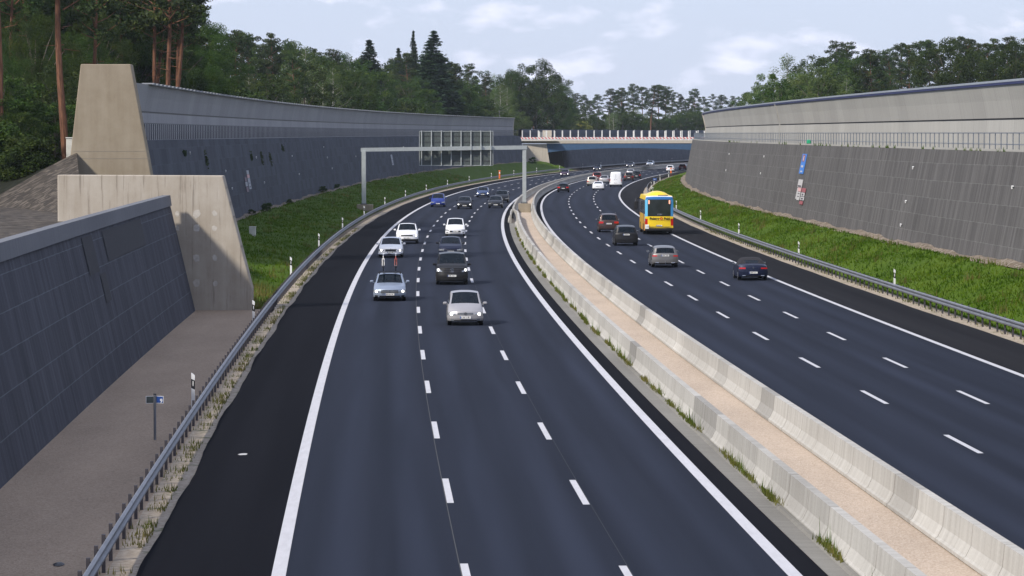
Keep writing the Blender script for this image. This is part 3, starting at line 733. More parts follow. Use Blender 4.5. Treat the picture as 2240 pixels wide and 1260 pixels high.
gbox('foundation', (xl + .12, .2, .25), (1.85, 1.5, 1.36), M_PIER2, .04); gbox('foundation', (xr_ + .02, y_r, .46), (1.45, 1.7, 1.08), M_PIER2, .05)
B = MB(); B.add([(xl - .35, -.2, 7.05), (xr_ + .3, y_r - .2, 7.30), (xr_ + .3, y_r + .2, 7.30), (xl - .35, .2, 7.05), (xl - .35, -.2, 7.48), (xr_ + .3, y_r - .2, 7.76), (xr_ + .3, y_r + .2, 7.76), (xl - .35, .2, 7.48)],
      [(3, 2, 1, 0), (4, 5, 6, 7), (0, 1, 5, 4), (1, 2, 6, 5), (2, 3, 7, 6), (3, 0, 4, 7)]); B.build('beam', M_GANTRY, G)
gbox('flange', (-12.6, .9, 7.37), (.07, .5, .56), M_GANTRY)
sg = gbox('sign_board', (-6.5, 2.35, 7.42), (8.52, .06, 3.92), M_SIGNBK, .0)
for c, d in (((-6.5, 2.31, 9.40), (8.6, .14, .06)), ((-6.5, 2.31, 5.44), (8.6, .14, .06)), ((-10.78, 2.31, 7.42), (.06, .14, 3.96)), ((-2.22, 2.31, 7.42), (.06, .14, 3.96))): gbox('frame', c, d, M_GANTRY, par=sg)
for zz in (8.85, 8.15, 6.7, 5.95): gbox('crossbar', (-6.5, 2.30, zz), (8.46, .05, .05), M_GALV_D, par=sg)
for k in range(8):
    x = -10.52 + k * 1.148; gbox('rib', (x, 2.18, 7.45), (.11, .16, 4.1), M_GANTRY, par=sg)
    gbox('clamp', (x, 1.95, 7.53), (.16, .5, .62), M_GANTRY, par=sg)

# ------------------------------------------------------------------ road bridge
Bg = empty('road_bridge', (0, 850, 0)); prop(Bg, 'road bridge with white posts and red-white boards crossing the motorway', 'bridge')
o = prism('abutment', [(2.6, -.5), (9.7, -.5), (8.6, 6.45), (2.6, 6.45)], 0, 14, M_CONC_A, Bg)
prism('girder', [(8.7, 6.55), (8.72, 4.35), (11, 4.62), (15, 5.0), (20, 5.3), (26, 5.48), (32, 5.46), (38, 5.3), (43, 5.1), (50, 4.6), (50, 6.55)], .12, 13, M_BRBLUE, Bg)
prism('deck', [(2.4, 6.6), (62, 6.72), (62, 7.42), (2.4, 7.38)], .0, 14, M_CONC_A, Bg)
q = N('hazard_board'); wv = q.n('TexWave', wave_type='BANDS', bands_direction='DIAGONAL', wave_profile='SIN'); wv.inputs['Scale'].default_value = .75
q.l(q.vec('UV'), wv.inputs['Vector']); M_HAZ = q.out(q.ramp(wv.outputs['Fac'], [(.62, (.74, .72, .70)), (.66, (.62, .10, .10))]), .6)
prism('hazard_boards', [(2.2, 7.72), (62, 7.78), (62, 8.18), (2.2, 8.12)], .1, .16, M_HAZ, Bg, 1)
prism('kerb_rail', [(2.2, 7.42), (62, 7.48), (62, 7.66), (2.2, 7.6)], .05, .2, M_WHITE, Bg)
prism('hazard_boards', [(2.2, 7.72), (62, 7.78), (62, 8.18), (2.2, 8.12)], 13.3, 13.36, M_HAZ, Bg, 1)
M_BPOST = plain('bridge_post', (.66, .66, .64), .5)
for row, (yy, z1, x0) in enumerate(((.35, 9.85, 2.55), (13.2, 9.75, 6.8))):
    first = None
    for k in range(27 - row * 2):
        if first is None:
            B = MB(); B.box((0, 0, 0), (.24, .06, z1 - 7.4)); B.box((0, .12, 0), (.05, .2, z1 - 7.4)); B.box((0, .24, 0), (.24, .06, z1 - 7.4)); first = o = B.build('post', M_BPOST, Bg)
        else: o = first.copy(); COL.objects.link(o); o.parent = Bg
        o.location = (x0 + 1.985 * k, yy, 7.4 + (z1 - 7.4) / 2)
for x in (6.95, 7.3, 7.75, 8.3, 8.7):
    B = MB(); B.box((x, 13.0, 8.45), (.10, .10, 2.1)); B.build('picket', M_BPOST, Bg)
prism('wing_wall', [(9.4, -.5), (13.6, -.5), (13.2, 6.4), (8.9, 6.4)], 12.2, 13.4, M_CONC_A, Bg)
gb = MB(); gb.box((8.9, 15.2, 8.5), (2.3, 1.4, 2.7), bev=.05); gb.build('pylon', M_CONC_A, Bg)
t = empty('lamp_mast', (-3.2, 862, 7)); prop(t, 'thin pale mast behind the far end of the left noise barrier', 'mast')
B = MB(); B.tube((0, 0, 0), (0, 0, 7.6), .06, .04); B.build('pole', M_GALV, t); B = MB(); B.box((0, 0, 7.7), (.3, .2, .2), bev=.04); B.build('head', M_GALV, t)

# ------------------------------------------------------------------ vehicles
def sst(x): x = min(1, max(0, x)); return x * x * (3 - 2 * x)
BODY = {
 'hatch': dict(L=4.1, W=1.76, H=1.50, top=[(-1, .56), (-.985, .62), (-.80, .93), (-.62, .985), (-.1, 1.0), (.16, .965), (.54, .665), (.90, .54), (1, .46)],
     belt=[(-1, .56), (-.8, .64), (.54, .60), (.9, .50), (1, .43)], ws=(.16, .54), rw=(-.975, -.80), sw=(-.74, .46), pil=(-.12,), roofw=.74),
 'mpv': dict(L=3.7, W=1.72, H=1.60, top=[(-1, .58), (-.985, .64), (-.88, .94), (-.7, .985), (-.1, 1.0), (.22, .975), (.62, .66), (.93, .50), (1, .43)],
     belt=[(-1, .58), (-.8, .61), (.62, .57), (.93, .46), (1, .41)], ws=(.22, .62), rw=(-.978, -.86), sw=(-.82, .54), pil=(-.1,), roofw=.76),
 'estate': dict(L=4.65, W=1.80, H=1.47, top=[(-1, .58), (-.985, .66), (-.86, .92), (-.66, .975), (0, 1.0), (.13, .97), (.44, .665), (.86, .57), (1, .46)],
     belt=[(-1, .58), (-.8, .66), (.44, .61), (.86, .53), (1, .43)], ws=(.13, .44), rw=(-.975, -.86), sw=(-.8, .38), pil=(-.42, -.1), roofw=.72),
 'saloon': dict(L=4.7, W=1.80, H=1.43, top=[(-1, .56), (-.98, .66), (-.74, .70), (-.42, .95), (-.25, .985), (0, 1.0), (.12, .975), (.44, .67), (.86, .57), (1, .46)],
     belt=[(-1, .56), (-.8, .66), (.44, .62), (.86, .53), (1, .43)], ws=(.12, .44), rw=(-.72, -.42), sw=(-.55, .38), pil=(-.1,), roofw=.70),
 'suv': dict(L=4.4, W=1.84, H=1.68, top=[(-1, .56), (-.985, .63), (-.86, .93), (-.66, .975), (-.05, 1.0), (.16, .975), (.45, .68), (.84, .60), (1, .50)],
     belt=[(-1, .56), (-.8, .62), (.45, .62), (.84, .56), (1, .47)], ws=(.16, .45), rw=(-.975, -.85), sw=(-.8, .40), pil=(-.12,), roofw=.74, wr=.36),
 'van': dict(L=5.1, W=1.93, H=1.91, top=[(-1, .60), (-.992, .70), (-.97, .93), (-.9, .985), (0, 1.0), (.36, .985), (.66, .63), (.90, .53), (1, .44)],
     belt=[(-1, .56), (-.8, .56), (.66, .56), (.9, .48), (1, .41)], ws=(.36, .66), rw=(-.988, -.96), sw=(-.88, .60), pil=(-.4, .1), roofw=.80, wr=.34),
 'panel_van': dict(L=5.9, W=2.05, H=2.55, top=[(-1, .60), (-.996, .80), (-.985, .94), (-.93, .985), (0, 1.0), (.40, .98), (.70, .55), (.92, .44), (1, .34)],
     belt=[(-1, .52), (-.8, .52), (.7, .48), (.92, .40), (1, .33)], ws=(.46, .70), rw=None, sw=(.36, .62), pil=(), roofw=.80, wr=.35),
 'cabrio': dict(L=4.7, W=1.82, H=1.40, top=[(-1, .58), (-.98, .69), (-.66, .71), (-.42, .90), (-.25, .975), (0, 1.0), (.12, .97), (.44, .67), (.86, .57), (1, .46)],
     belt=[(-1, .58), (-.8, .67), (.44, .63), (.86, .54), (1, .43)], ws=(.12, .44), rw=(-.60, -.44), sw=(-.30, .38), pil=(), roofw=.66),
 'coach': dict(L=11.0, W=2.55, H=3.55, top=[(-1, .93), (-.994, .965), (-.98, .988), (-.9, 1.0), (.9, 1.0), (.97, .985), (1, .95)],
     belt=[(-1, .88), (1, .88)], ws=None, rw=None, sw=None, pil=(), roofw=.86, wr=.48, zb=.34, arch=(-.42, .62), plan=(.10, .12), slant=(0, 0)),
}
_cache = {}
def loft(kind, pc, rects_f, rects_r, side_cls=None, over=None):
    """returns {part: (verts, faces)} for one vehicle body"""
    S = dict(BODY[kind]); S.update(over or {})
    L, W, H = S['L'], S['W'], S['H']; hL, hW = L / 2, W / 2
    T = lambda y: float(np.interp(y, [a for a, b in S['top']], [b * H for a, b in S['top']]))
    Bt = lambda y: float(np.interp(y, [a for a, b in S['belt']], [b * H for a, b in S['belt']]))
    wr = S.get('wr', .31); zb0 = S.get('zb', .19); arch = S.get('arch', (-.62, .62))
    S['wr'] = wr; S['arch'] = arch
    ys = set(np.round(np.linspace(-1, 1, 49), 4)) | {a for a, b in S['top']} | {.99, -.99, .97, -.97, .94, -.94}
    for r_ in ('ws', 'rw', 'sw'):
        if S.get(r_): ys |= set(S[r_])
    for p in S['pil']: ys |= {p - .014, p + .014}
    for a in arch:
        for q in np.linspace(-1, 1, 9): ys.add(round(a + q * (wr + .05) / hL, 4))
    ys = sorted(ys); ys = [y for i, y in enumerate(ys) if i == 0 or y - ys[i - 1] > .003]
    NLr, NG, NT = 13, 5, 22
    plan = S.get('plan', (.30, .16)); slant = S.get('slant', (.30, .12))
    def zbot(y):
        z = zb0 + .05 * sst((abs(y) - .8) / .2)
        for a in arch:
            d = abs(y - a) * hL
            if d < wr + .045: z = max(z, math.sqrt((wr + .045) ** 2 - d * d) + wr * .98)
        return z
    def warp(x, y, z):
        Y = y * hL; sg = 1 if y > 0 else -1; a = abs(y)
        c = plan[0] if sg > 0 else plan[1]; sl = slant[0] if sg > 0 else slant[1]
        f = sst((a - .55) / .45); g = sst((a - .80) / .2)
        Y -= sg * c * (abs(x) / hW) ** 2.8 * f
        Y -= sg * (sl * max(0, z - .55) + .35 * max(0, .34 - z)) * g
        return (x, Y, z)
    V = []; info = []; sec = []
    def add(x, y, z): V.append(warp(x, y, z)); info.append((x / hW, y, z)); return len(V) - 1
    tt = {}
    for y in ys:
        zb, zs, zt = zbot(y), Bt(y), T(y)
        zb = min(zb, zs - .06)
        t = min(1, max(0, (zt - zs) / (.36 * H))); tt[y] = t
        xs = hW * (.945 if t < .02 else .955); xr = hW * (.90 - (.90 - S['roofw']) * t)
        if kind == 'coach': xr = hW * .93
        zr = zt - (.03 + .035 * t)
        if zr < zs: zr = zs + .3 * max(0, zt - zs)
        left = []
        for j in range(NLr + 1):
            q = j / NLr; z = zb + (zs - zb) * q
            left.append((hW * (.955 + .045 * math.sin(math.pi * min(1, max(0, (z - zb0) / (zs - zb0)) ** .8))) if kind != 'coach' else hW, z))
        x0, z0 = left[-1]
        for k in range(1, NG + 1):
            q = k / NG; left.append((x0 + (xr - x0) * q + .012 * t * math.sin(math.pi * q) * 2, z0 + (zr - z0) * q))
        row = [add(-x, y, z) for x, z in left]
        cols = []
        for i in range(1, NT):
            u = -1 + 2 * i / NT; cols.append(add(u * xr, y, zr + (zt - zr) * (1 - abs(u) ** 2.4)))
        right = [add(x, y, z) for x, z in left]
        sec.append((row, cols, right))
    faces = []   # (verts, type, k)
    for a in range(len(ys) - 1):
        (l0, c0, r0), (l1, c1, r1) = sec[a], sec[a + 1]
        for j in range(NLr + NG):
            ty = 'side' if j < NLr else 'green'; k = j - NLr
            faces.append(((l0[j], l0[j + 1], l1[j + 1], l1[j]), ty, k, a)); faces.append(((r0[j + 1], r0[j], r1[j], r1[j + 1]), ty, k, a))
        A = [l0[-1]] + c0 + [r0[-1]]; Bn = [l1[-1]] + c1 + [r1[-1]]
        for i in range(NT): faces.append(((A[i], A[i + 1], Bn[i + 1], Bn[i]), 'top', i, a))
    for end, y, ty in ((0, ys[0], 'capR'), (-1, ys[-1], 'capF')):
        l, c, r = sec[end]; prev = None
        for j in range(NLr + NG + 1):
            if j == NLr + NG: cur = [l[-1]] + c + [r[-1]]
            else:
                x, z = info[r[j]][0] * hW, info[r[j]][2]
                cur = [l[j]] + [add((-1 + 2 * i / NT) * x, y, z) for i in range(1, NT)] + [r[j]]
            if prev:
                for i in range(NT):
                    f = (prev[i], prev[i + 1], cur[i + 1], cur[i]); faces.append((f if ty == 'capR' else f[::-1], ty, i, 0))
            prev = cur
    parts = {}
    ws, rw, sw = S.get('ws'), S.get('rw'), S.get('sw')
    for f, ty, k, a in faces:
        u = sum(info[i][0] for i in f) / 4; y = sum(info[i][1] for i in f) / 4; z = sum(info[i][2] for i in f) / 4
        nm = ('body', 0)
        if ty == 'green' and sw and sw[0] < y < sw[1] and k < NG - 1 and all(abs(y - p) > .013 for p in S['pil']) and tt[ys[a]] > .12 and tt[ys[min(a + 1, len(ys) - 1)]] > .12:
            nm = ('side_window', -1 if u < 0 else 1)
        elif ty == 'top' and ws and ws[0] < y < ws[1] and 1 <= k < NT - 1: nm = ('windscreen', 0)
        elif ty == 'top' and rw and rw[0] < y < rw[1] and 2 <= k < NT - 2: nm = ('rear_window', 0)
        if ty == 'capF' or (ty == 'side' and y > .93):
            for (n_, u0, u1, z0, z1, sp) in rects_f:
                if u0 <= abs(u) <= u1 and z0 <= z <= (z1 - (z1 - z0) * .55 * (1 - (abs(u) - u0) / (u1 - u0)) if n_ == 'headlight' else z1) and (ty == 'capF' or u1 > .97): nm = (n_, (0 if not sp else (-1 if u < 0 else 1))); break
        if ty == 'capR' or (ty == 'side' and y < -.95):
            for (n_, u0, u1, z0, z1, sp) in rects_r:
                if u0 <= abs(u) <= u1 and z0 <= z <= z1 and (ty == 'capR' or u1 > .97): nm = (n_, (0 if not sp else (-1 if u < 0 else 1))); break
        if side_cls:
            q_ = side_cls(ty, u, y, z)
            if q_: nm = q_
        parts.setdefault(nm, []).append(f)
    outp = {}
    for nm, fs in parts.items():
        ids = sorted({i for f in fs for i in f}); mp_ = {i: n for n, i in enumerate(ids)}
        outp[nm] = ([V[i] for i in ids], [tuple(mp_[i] for i in f) for f in fs])
    return outp, S, warp

def FR(head=(.58, 1.0, .49, .64), grille=(0, .48, .50, .60), low=(0, .68, .21, .34), fog=None, extra=()):
    L_ = [('headlight', *head, True), ('grille', *grille, False), ('air_intake', *low, False)]
    if fog: L_.append(('fog_lamp', *fog, True))
    return list(extra) + L_
def RR(tail=(.66, 1.0, .70, .90), low=(0, 1.0, .0, .33), extra=()):
    return list(extra) + [('tail_light', *tail, True), ('rear_skirt', *low, False)]

def wheel(par, x, y, r, wd=.2):
    t = empty('wheel', (x, y, r)); t.parent = par; sx = 1 if x > 0 else -1
    B = MB(); B.tube((-wd / 2, 0, 0), (wd / 2, 0, 0), r, n=22); B.tube((-wd / 2 - .0, 0, 0), (wd / 2, 0, 0), r * .9, n=22); B.build('tyre', M_TYRE, t)
    B = MB(); B.tube((sx * (wd / 2 + .001), 0, 0), (sx * (wd / 2 + .012), 0, 0), r * .66, r * .60, n=20)
    B.build('rim', M_RIM, t)
    B = MB()
    for k in range(5):
        a = k * 2 * math.pi / 5 + .3; B.box((sx * (wd / 2 + .012), math.cos(a) * r * .42, math.sin(a) * r * .42), (.012, r * .13, r * .13), m=0)
    B.build('rim_opening', M_BLACK, t)

def plate(par, y, z, sgn, warp_):
    B = MB(); B.box((0, y + sgn * .02, z), (.52, .02, .115), 0); B.box((-.235 * (1 if sgn < 0 else -1), y + sgn * .031, z), (.045, .004, .105), 1)
    x = -.17
    rr = random.Random(int(z * 999))
    while x < .20:
        w_ = rr.choice([.03, .04, .045]); B.box((x, y + sgn * .031, z), (w_ * .75, .004, .07), 2); x += w_ + rr.choice([.012, .012, .05])
    B.build('number_plate', [M_PLATE, M_BLUE, M_DK2], par)

def vehicle(name, kind, pnt, loc, rz, label, cat, group, ff=None, rr=None, over=None, roof=None, side_cls=None, mats=None, lit=True, plate_r=.62, plate_f=.42, seats=True, chrome=None, mirror_mat=None, rails=False):
    parts, S, warp_ = loft(kind, pnt, ff or FR(), rr or RR(), side_cls, over)
    L, W, H = S['L'], S['W'], S['H']; hL, hW = L / 2, W / 2
    t = empty(name, loc, rz); prop(t, label, cat, group)
    MM = dict(body=pnt, windscreen=M_GLASS, rear_window=M_GLASS, side_window=M_GLASS, headlight=M_LAMP, grille=M_GRILLE, air_intake=M_GRILLE,
              fog_lamp=M_LAMP, tail_light=M_TAIL, rear_skirt=M_BLACK, bumper=M_BLACK, roof_hood=M_BLACK, door_window=M_GLASS)
    MM.update(mats or {})
    for (nm, sd_), (V, F) in sorted(parts.items(), key=lambda q: str(q[0])):
        o = mk(nm, V, F, MM.get(nm, pnt), t, None, True)
        if nm == 'body' or nm == 'roof_hood':
            pass
        o.data.set_sharp_from_angle(angle=R(38))
    if lit:
        hr = [q_ for q_ in (ff or FR()) if q_[0] == 'headlight'][0]; um = (hr[1] + hr[2]) / 2 + .02; zm = hr[3] + (hr[4] - hr[3]) * .42
        for sx in (-1, 1):
            p_ = warp_(sx * um * hW, 1, zm); B = MB(); B.tube((p_[0], p_[1] - .03, zm), (p_[0], p_[1] + .035, zm), min(.066, (hr[4] - hr[3]) * .42), n=12); B.build('lit_lamp', M_LAMP_ON, t)
    B = MB(); B.box((0, 0, .36), (W - .42, L * .9, .28)); B.build('underbody', M_UNDER, t)
    bz = float(np.interp(0, [a for a, b in S['belt']], [b * H for a, b in S['belt']]))
    if seats:
        B = MB()
        f0 = -.92 * hL; f1 = (S['ws'][1] - .02) * hL
        B.box((0, (f0 + f1) / 2, bz - .42), (W - .2, f1 - f0, .12))
        if kind != 'panel_van':
            for yy in ([-.02] if kind in ('cabrio',) else [-.02, -.46]):
                for xx in (-.37, .37):
                    B.box((xx, yy * hL, bz - .10), (.46, .16, .62), bev=.05); B.box((xx, yy * hL - .02, bz + .30), (.26, .10, .18), bev=.04)
                    B.box((xx, yy * hL + .25, bz - .32), (.46, .5, .14), bev=.04)
        B.build('seats', M_INT, t)
        B = MB(); B.box((0, f1 - .35, bz - .14), (W - .22, .62, .24), bev=.06); B.build('dashboard', M_INT, t)
        B = MB(); B.ring((-.37, f1 - .74, bz - .02), (0, -.9, .42), .18, .018, 18, 6); B.build('steering_wheel', M_BLACK, t)
    for a in S['arch']:
        for sx in (-1, 1): wheel(t, sx * (hW - .115), a * hL, S['wr'], .21 if kind != 'coach' else .3)
    # plates
    pf = warp_(0, 1, plate_f); pr = warp_(0, -1, plate_r)
    plate(t, pf[1], plate_f, 1, warp_); plate(t, pr[1], plate_r, -1, warp_)
    if S.get('ws') and kind != 'coach':
        for sx in (-1, 1):
            B = MB(); y = (S['ws'][1] - .14) * hL; B.box((sx * (hW + .10), y, bz + .10), (.20, .12, .14), bev=.04); B.box((sx * (hW + .0), y, bz + .05), (.1, .05, .04))
            o = B.build('mirror', mirror_mat or pnt, t)
            B = MB(); B.box((sx * (hW + .10), y - .064, bz + .10), (.16, .006, .11)); g_ = B.build('mirror_glass', M_CHROME, o)
    # door seams and handles
    B = MB()
    for sx in (-1, 1):
        for p in S['pil'] or ():
            B.box((sx * (hW - .002), p * hL - .05, (bz + .32) / 2 + .05), (.012, .012, bz - .36))
            B.box((sx * (hW - .003), p * hL + .14, bz - .10), (.02, .16, .03))
    if B.V: B.build('door_seam', M_BLACK, t)
    if kind != 'coach':
        B = MB(); B.path([(-.5, warp_(0, S['ws'][1], 1)[1] - .06, bz + .12), (.1, warp_(0, S['ws'][1], 1)[1] - .16, bz + .17)], .010, 4); B.build('wiper', M_BLACK, t)
    if rails:
        B = MB()
        for sx in (-1, 1):
            x = sx * hW * S['roofw'] * .93
            B.path([(x, -.72 * hL, H * .97), (x, -.66 * hL, H + .03), (x, .05 * hL, H + .045), (x, .14 * hL, H * .975)], .022, 6)
        B.build('roof_rail', M_GALV_D if pnt is not None else M_BLACK, t)
    return t, S, warp_

def emblem(par, y, z, sgn, r=.10, star=False, mat=None):
    B = MB(); mat = mat or M_CHROME
    B.ring((0, y + sgn * .03, z), (0, 1, 0), r, r * .14, 20, 6)
    if star:
        for k in range(3):
            a = R(90 + 120 * k); B.tube((0, y + sgn * .03, z), (r * math.cos(a), y + sgn * .03, z + r * math.sin(a)), r * .13, r * .05, 6)
    else: B.box((0, y + sgn * .03, z), (r * 1.1, .02, r * .7), bev=.008)
    return B.build('emblem', mat, par)

# image positions of the nearest wheels turned into road positions once, here
def spot(px, py):
    th = math.atan(339 / 7480); dx = (px - 1120) / 7480; v = (py - 630) / 7480
    dy = math.cos(th) - v * math.sin(th); dz = -math.sin(th) - v * math.cos(th); k = -CAMH / dz
    return k * dx, k * dy
def place(px, py, kind, toward, over=None):
    S = dict(BODY[kind]); S.update(over or {})
    x, y = spot(px, py); hd = HEAD(y); d = S.get('arch', (-.62, .62)); dd = (d[1] if toward else -d[0]) * S['L'] / 2
    wx = S['W'] * 0
    return (x - math.sin(hd) * dd, y + math.cos(hd) * dd, 0.0), hd + (math.pi if toward else 0)

silver = paint('silver', (.40, .39, .40), .5); silver2 = paint('blue_silver', (.28, .33, .42), .5)
white = paint('white', (.74, .75, .78), 0); black = paint('black', (.007, .008, .012), .2)
anthr = paint('anthracite', (.013, .0125, .0135), .3); dkblue = paint('dark_blue', (.007, .011, .035), .3); blue = paint('blue', (.022, .045, .24), .35)
midblue = paint('steel_blue', (.045, .075, .17), .4); brown = paint('brown', (.055, .036, .034), .4); grey = paint('grey', (.16, .155, .155), .5)
maroon = paint('maroon', (.14, .018, .02), .3); beige = paint('beige', (.40, .37, .33), .4); violet = paint('dark_violet', (.045, .018, .045), .4); darkgrey = paint('dark_grey', (.018, .021, .028), .4)
GF = 'oncoming cars on the left carriageway'; GB_ = 'cars driving away on the right carriageway'

def go(nm, kind, px, py, toward, pnt, label, cat='car', group=None, **k):
    loc, rz = place(px, py, kind, toward, k.get('over'))
    return vehicle(nm, kind, pnt, loc, rz, label, cat, group or (GF if toward else GB_), **k)

# --- oncoming, nearest first
t, S, wq = go('compact_car', 'mpv', 1017.5, 711, True, silver, 'small tall silver car, nearest of the oncoming traffic', mats=dict(grille=M_GRILLE_C),
      ff=[('headlight', .50, 1.0, .49, .655, True), ('grille', 0, .44, .52, .63, False), ('air_intake', 0, .62, .21, .28, False), ('fog_lamp', .64, .84, .24, .32, True)], plate_f=.40)
emblem(t, wq(0, 1, .58)[1], .58, 1, .055, True, M_BLACK)
ta = t
t, S, wq = go('estate_car', 'estate', 852.5, 657.5, True, silver2, 'silver-blue estate car carrying two bicycles on its roof', over=dict(W=1.79),
      ff=[('headlight', .58, 1.0, .48, .63, True), ('grille', 0, .50, .45, .61, False), ('air_intake', 0, .62, .20, .31, False), ('fog_lamp', .68, .9, .22, .32, True)], mats=dict(grille=M_GRILLE_C, fog_lamp=M_GRILLE), plate_f=.385)
B = MB(); B.box((0, wq(0, 1, .53)[1] + .02, .53), (.03, .02, .16))
for zz in (.45, .61): B.box((0, wq(0, 1, zz)[1] + .016, zz), (.92, .02, .022))
B.build('grille_bar', M_CHROME, t)
te = t; Se = S
# roof rack
B = MB()
for yy in (.3, -.75): B.box((0, yy, 1.50), (1.25, .05, .03)); [B.box((sx * .58, yy, 1.45), (.05, .08, .08)) for sx in (-1, 1)]
for xx in (-.32, .35): B.box((xx, -.2, 1.53), (.08, 1.5, .02))
B.build('roof_rack', M_BLACK, te)
t, S, wq = go('passenger_van', 'van', 988.5, 622, True, anthr, 'tall dark passenger van with lit headlights', 'van',
      ff=[('headlight', .66, 1.0, .83, 1.02, True), ('grille', 0, .62, .74, .98, False), ('air_intake', 0, .7, .30, .42, False)], over=dict(top=[(-1, .60), (-.992, .70), (-.97, .93), (-.9, .985), (0, 1.0), (.42, .985), (.70, .68), (.90, .61), (1, .55)], belt=[(-1, .56), (-.8, .57), (.7, .60), (.9, .57), (1, .51)], ws=(.42, .70), slant=(.22, .05)), plate_f=.56)
emblem(t, wq(0, 1, .86)[1], .86, 1, .115, True)
B = MB()
for zz in (.80, .92): B.box((0, wq(0, 1, zz)[1] + .012, zz), (1.1, .02, .02))
B.build('grille_bar', M_GALV_D, t)
tv = t
go('hatchback', 'hatch', 985.5, 562, True, dkblue, 'dark blue hatchback driving close behind the dark van', ff=FR(head=(.5, 1.0, .50, .64), grille=(0, .4, .55, .59)), over=dict(W=1.77), lit=False, mirror_mat=M_BLACK)
t, S, wq = go('hatchback', 'hatch', 855, 563, True, white, 'white liftback with wide black grille ahead of the off-road car', over=dict(L=4.5, W=1.80, H=1.47),
      ff=[('headlight', .50, 1.0, .50, .63, True), ('grille', 0, .48, .46, .62, False), ('air_intake', 0, .80, .21, .30, False), ('fog_lamp', .80, .96, .24, .34, True)], mats=dict(fog_lamp=M_LAMP), plate_f=.40)
emblem(t, wq(0, 1, .63)[1], .64, 1, .04, False)
t, S, wq = go('offroad_car', 'suv', 890.5, 533, True, white, 'white off-road car with black lower bumper and roof rails', rails=True,
      ff=[('headlight', .58, 1.0, .62, .78, True), ('grille', 0, .57, .64, .76, False), ('bumper', 0, .97, .25, .42, False), ('air_intake', 0, .5, .18, .25, False)], over=dict(W=1.85), plate_f=.50)
emblem(t, wq(0, 1, .70)[1], .70, 1, .06, False)
t, S, wq = go('compact_car', 'mpv', 996, 517, True, white, 'white small people carrier with oval black grille', lit=False, over=dict(L=4.05, W=1.76, H=1.60),
      ff=[('headlight', .62, 1.0, .54, .65, True), ('grille', 0, .50, .37, .53, False), ('air_intake', 0, .56, .22, .28, False), ('fog_lamp', .72, .9, .30, .40, True)], plate_f=.45)
go('people_carrier', 'mpv', 958, 452.5, True, blue, 'bright blue people carrier leftmost of the oncoming cars near the gantry', lit=False, over=dict(L=4.2, W=1.78, H=1.66), ff=FR(head=(.52, 1.0, .52, .68), grille=(0, .4, .60, .65)))
go('hatchback', 'hatch', 1016, 457, True, black, 'black hatchback with lit headlights in the middle lane under the gantry', ff=FR(head=(.6, .98, .50, .63)))
go('hatchback', 'hatch', 1084, 455, True, darkgrey, 'dark grey hatchback in the lane beside the barrier', lit=False, over=dict(W=1.78), ff=FR(head=(.6, 1.0, .50, .63)))
go('offroad_car', 'suv', 1097.5, 443, True, darkgrey, 'dark tall car half hidden behind the grey hatchback', lit=False, over=dict(H=1.62))
t, S, wq = go('hatchback', 'hatch', 1056, 431.5, True, midblue, 'steel blue hatchback with lit headlights behind the black one', ff=FR(head=(.6, 1.0, .50, .64)))
emblem(t, wq(0, 1, .66)[1], .66, 1, .07)
go('hatchback', 'hatch', 1235, 386, True, violet, 'dark violet car with lit headlights just before the bridge')
go('hatchback', 'hatch', 1306, 373.5, True, dkblue, 'dark blue oncoming car seen under the bridge edge')
go('offroad_car', 'suv', 1378, 366, True, dkblue, 'dark oncoming car in the bend beneath the bridge', over=dict(H=1.55))
go('estate_car', 'estate', 1421.5, 362.5, True, silver2, 'pale blue estate car farthest of the oncoming traffic')
# --- driving away
t, S, wq = go('convertible', 'cabrio', 1645, 612.5, False, dkblue, 'dark blue convertible with closed black fabric roof',
      side_cls=lambda ty, u, y, z: ('roof_hood', 0) if ((ty == 'top' and -.62 < y < .13 and not (-.60 < y < -.44 and abs(u) < .46)) or (ty == 'green' and z > .96 and -.6 < y < .12) or (ty == 'green' and -.62 < y < -.30)) else None,
      mats=dict(roof_hood=plain('hood_fabric', (.014, .013, .016), .9)), rr=RR(tail=(.52, 1.0, .71, .85), low=(0, .75, 0, .32)), plate_r=.50, lit=False)
emblem(t, wq(0, -1, .80)[1], .80, -1, .05, True)
B = MB()
for sx in (-1, 1): B.box((sx * .58, wq(0, -1, .3)[1] - .0, .30), (.24, .05, .07), bev=.02)
B.build('exhaust', M_CHROME, t)
t, S, wq = go('estate_car', 'estate', 1453.5, 584.5, False, grey, 'metallic grey estate car between the two dashed lines', over=dict(W=1.81),
      rr=RR(tail=(.58, 1.0, .74, .93), low=(0, .92, 0, .34)), plate_r=.83, lit=False)
emblem(t, wq(0, -1, .93)[1], .93, -1, .045, True)
B = MB()
for sx in (-1, 1): B.box((sx * .55, wq(0, -1, .3)[1], .33), (.26, .05, .07), bev=.02)
B.box((0, wq(0, -1, .3)[1] - .06, .34), (.05, .12, .12)); B.build('exhaust', M_CHROME, t)
t, S, wq = go('offroad_car', 'suv', 1369, 537, False, anthr, 'dark grey crossover with narrow light strip, beside the coach', over=dict(W=1.93, H=1.66, L=4.8),
      rr=[('tail_light', .52, 1.0, 1.00, 1.07, True), ('light_strip', 0, .54, 1.01, 1.05, False), ('rear_skirt', 0, .8, 0, .32, False)], mats=dict(light_strip=M_RED), plate_r=.92, lit=False)
t, S, wq = go('people_carrier', 'mpv', 1331, 507.5, False, brown, 'brown people carrier with broad red tail lamps', over=dict(L=4.85, W=1.90, H=1.72, ws=(.3, .62)),
      rr=RR(tail=(.50, 1.0, .84, 1.04), low=(0, .9, 0, .34)), plate_r=.80, lit=False, rails=True)
emblem(t, wq(0, -1, .97)[1], .97, -1, .07)
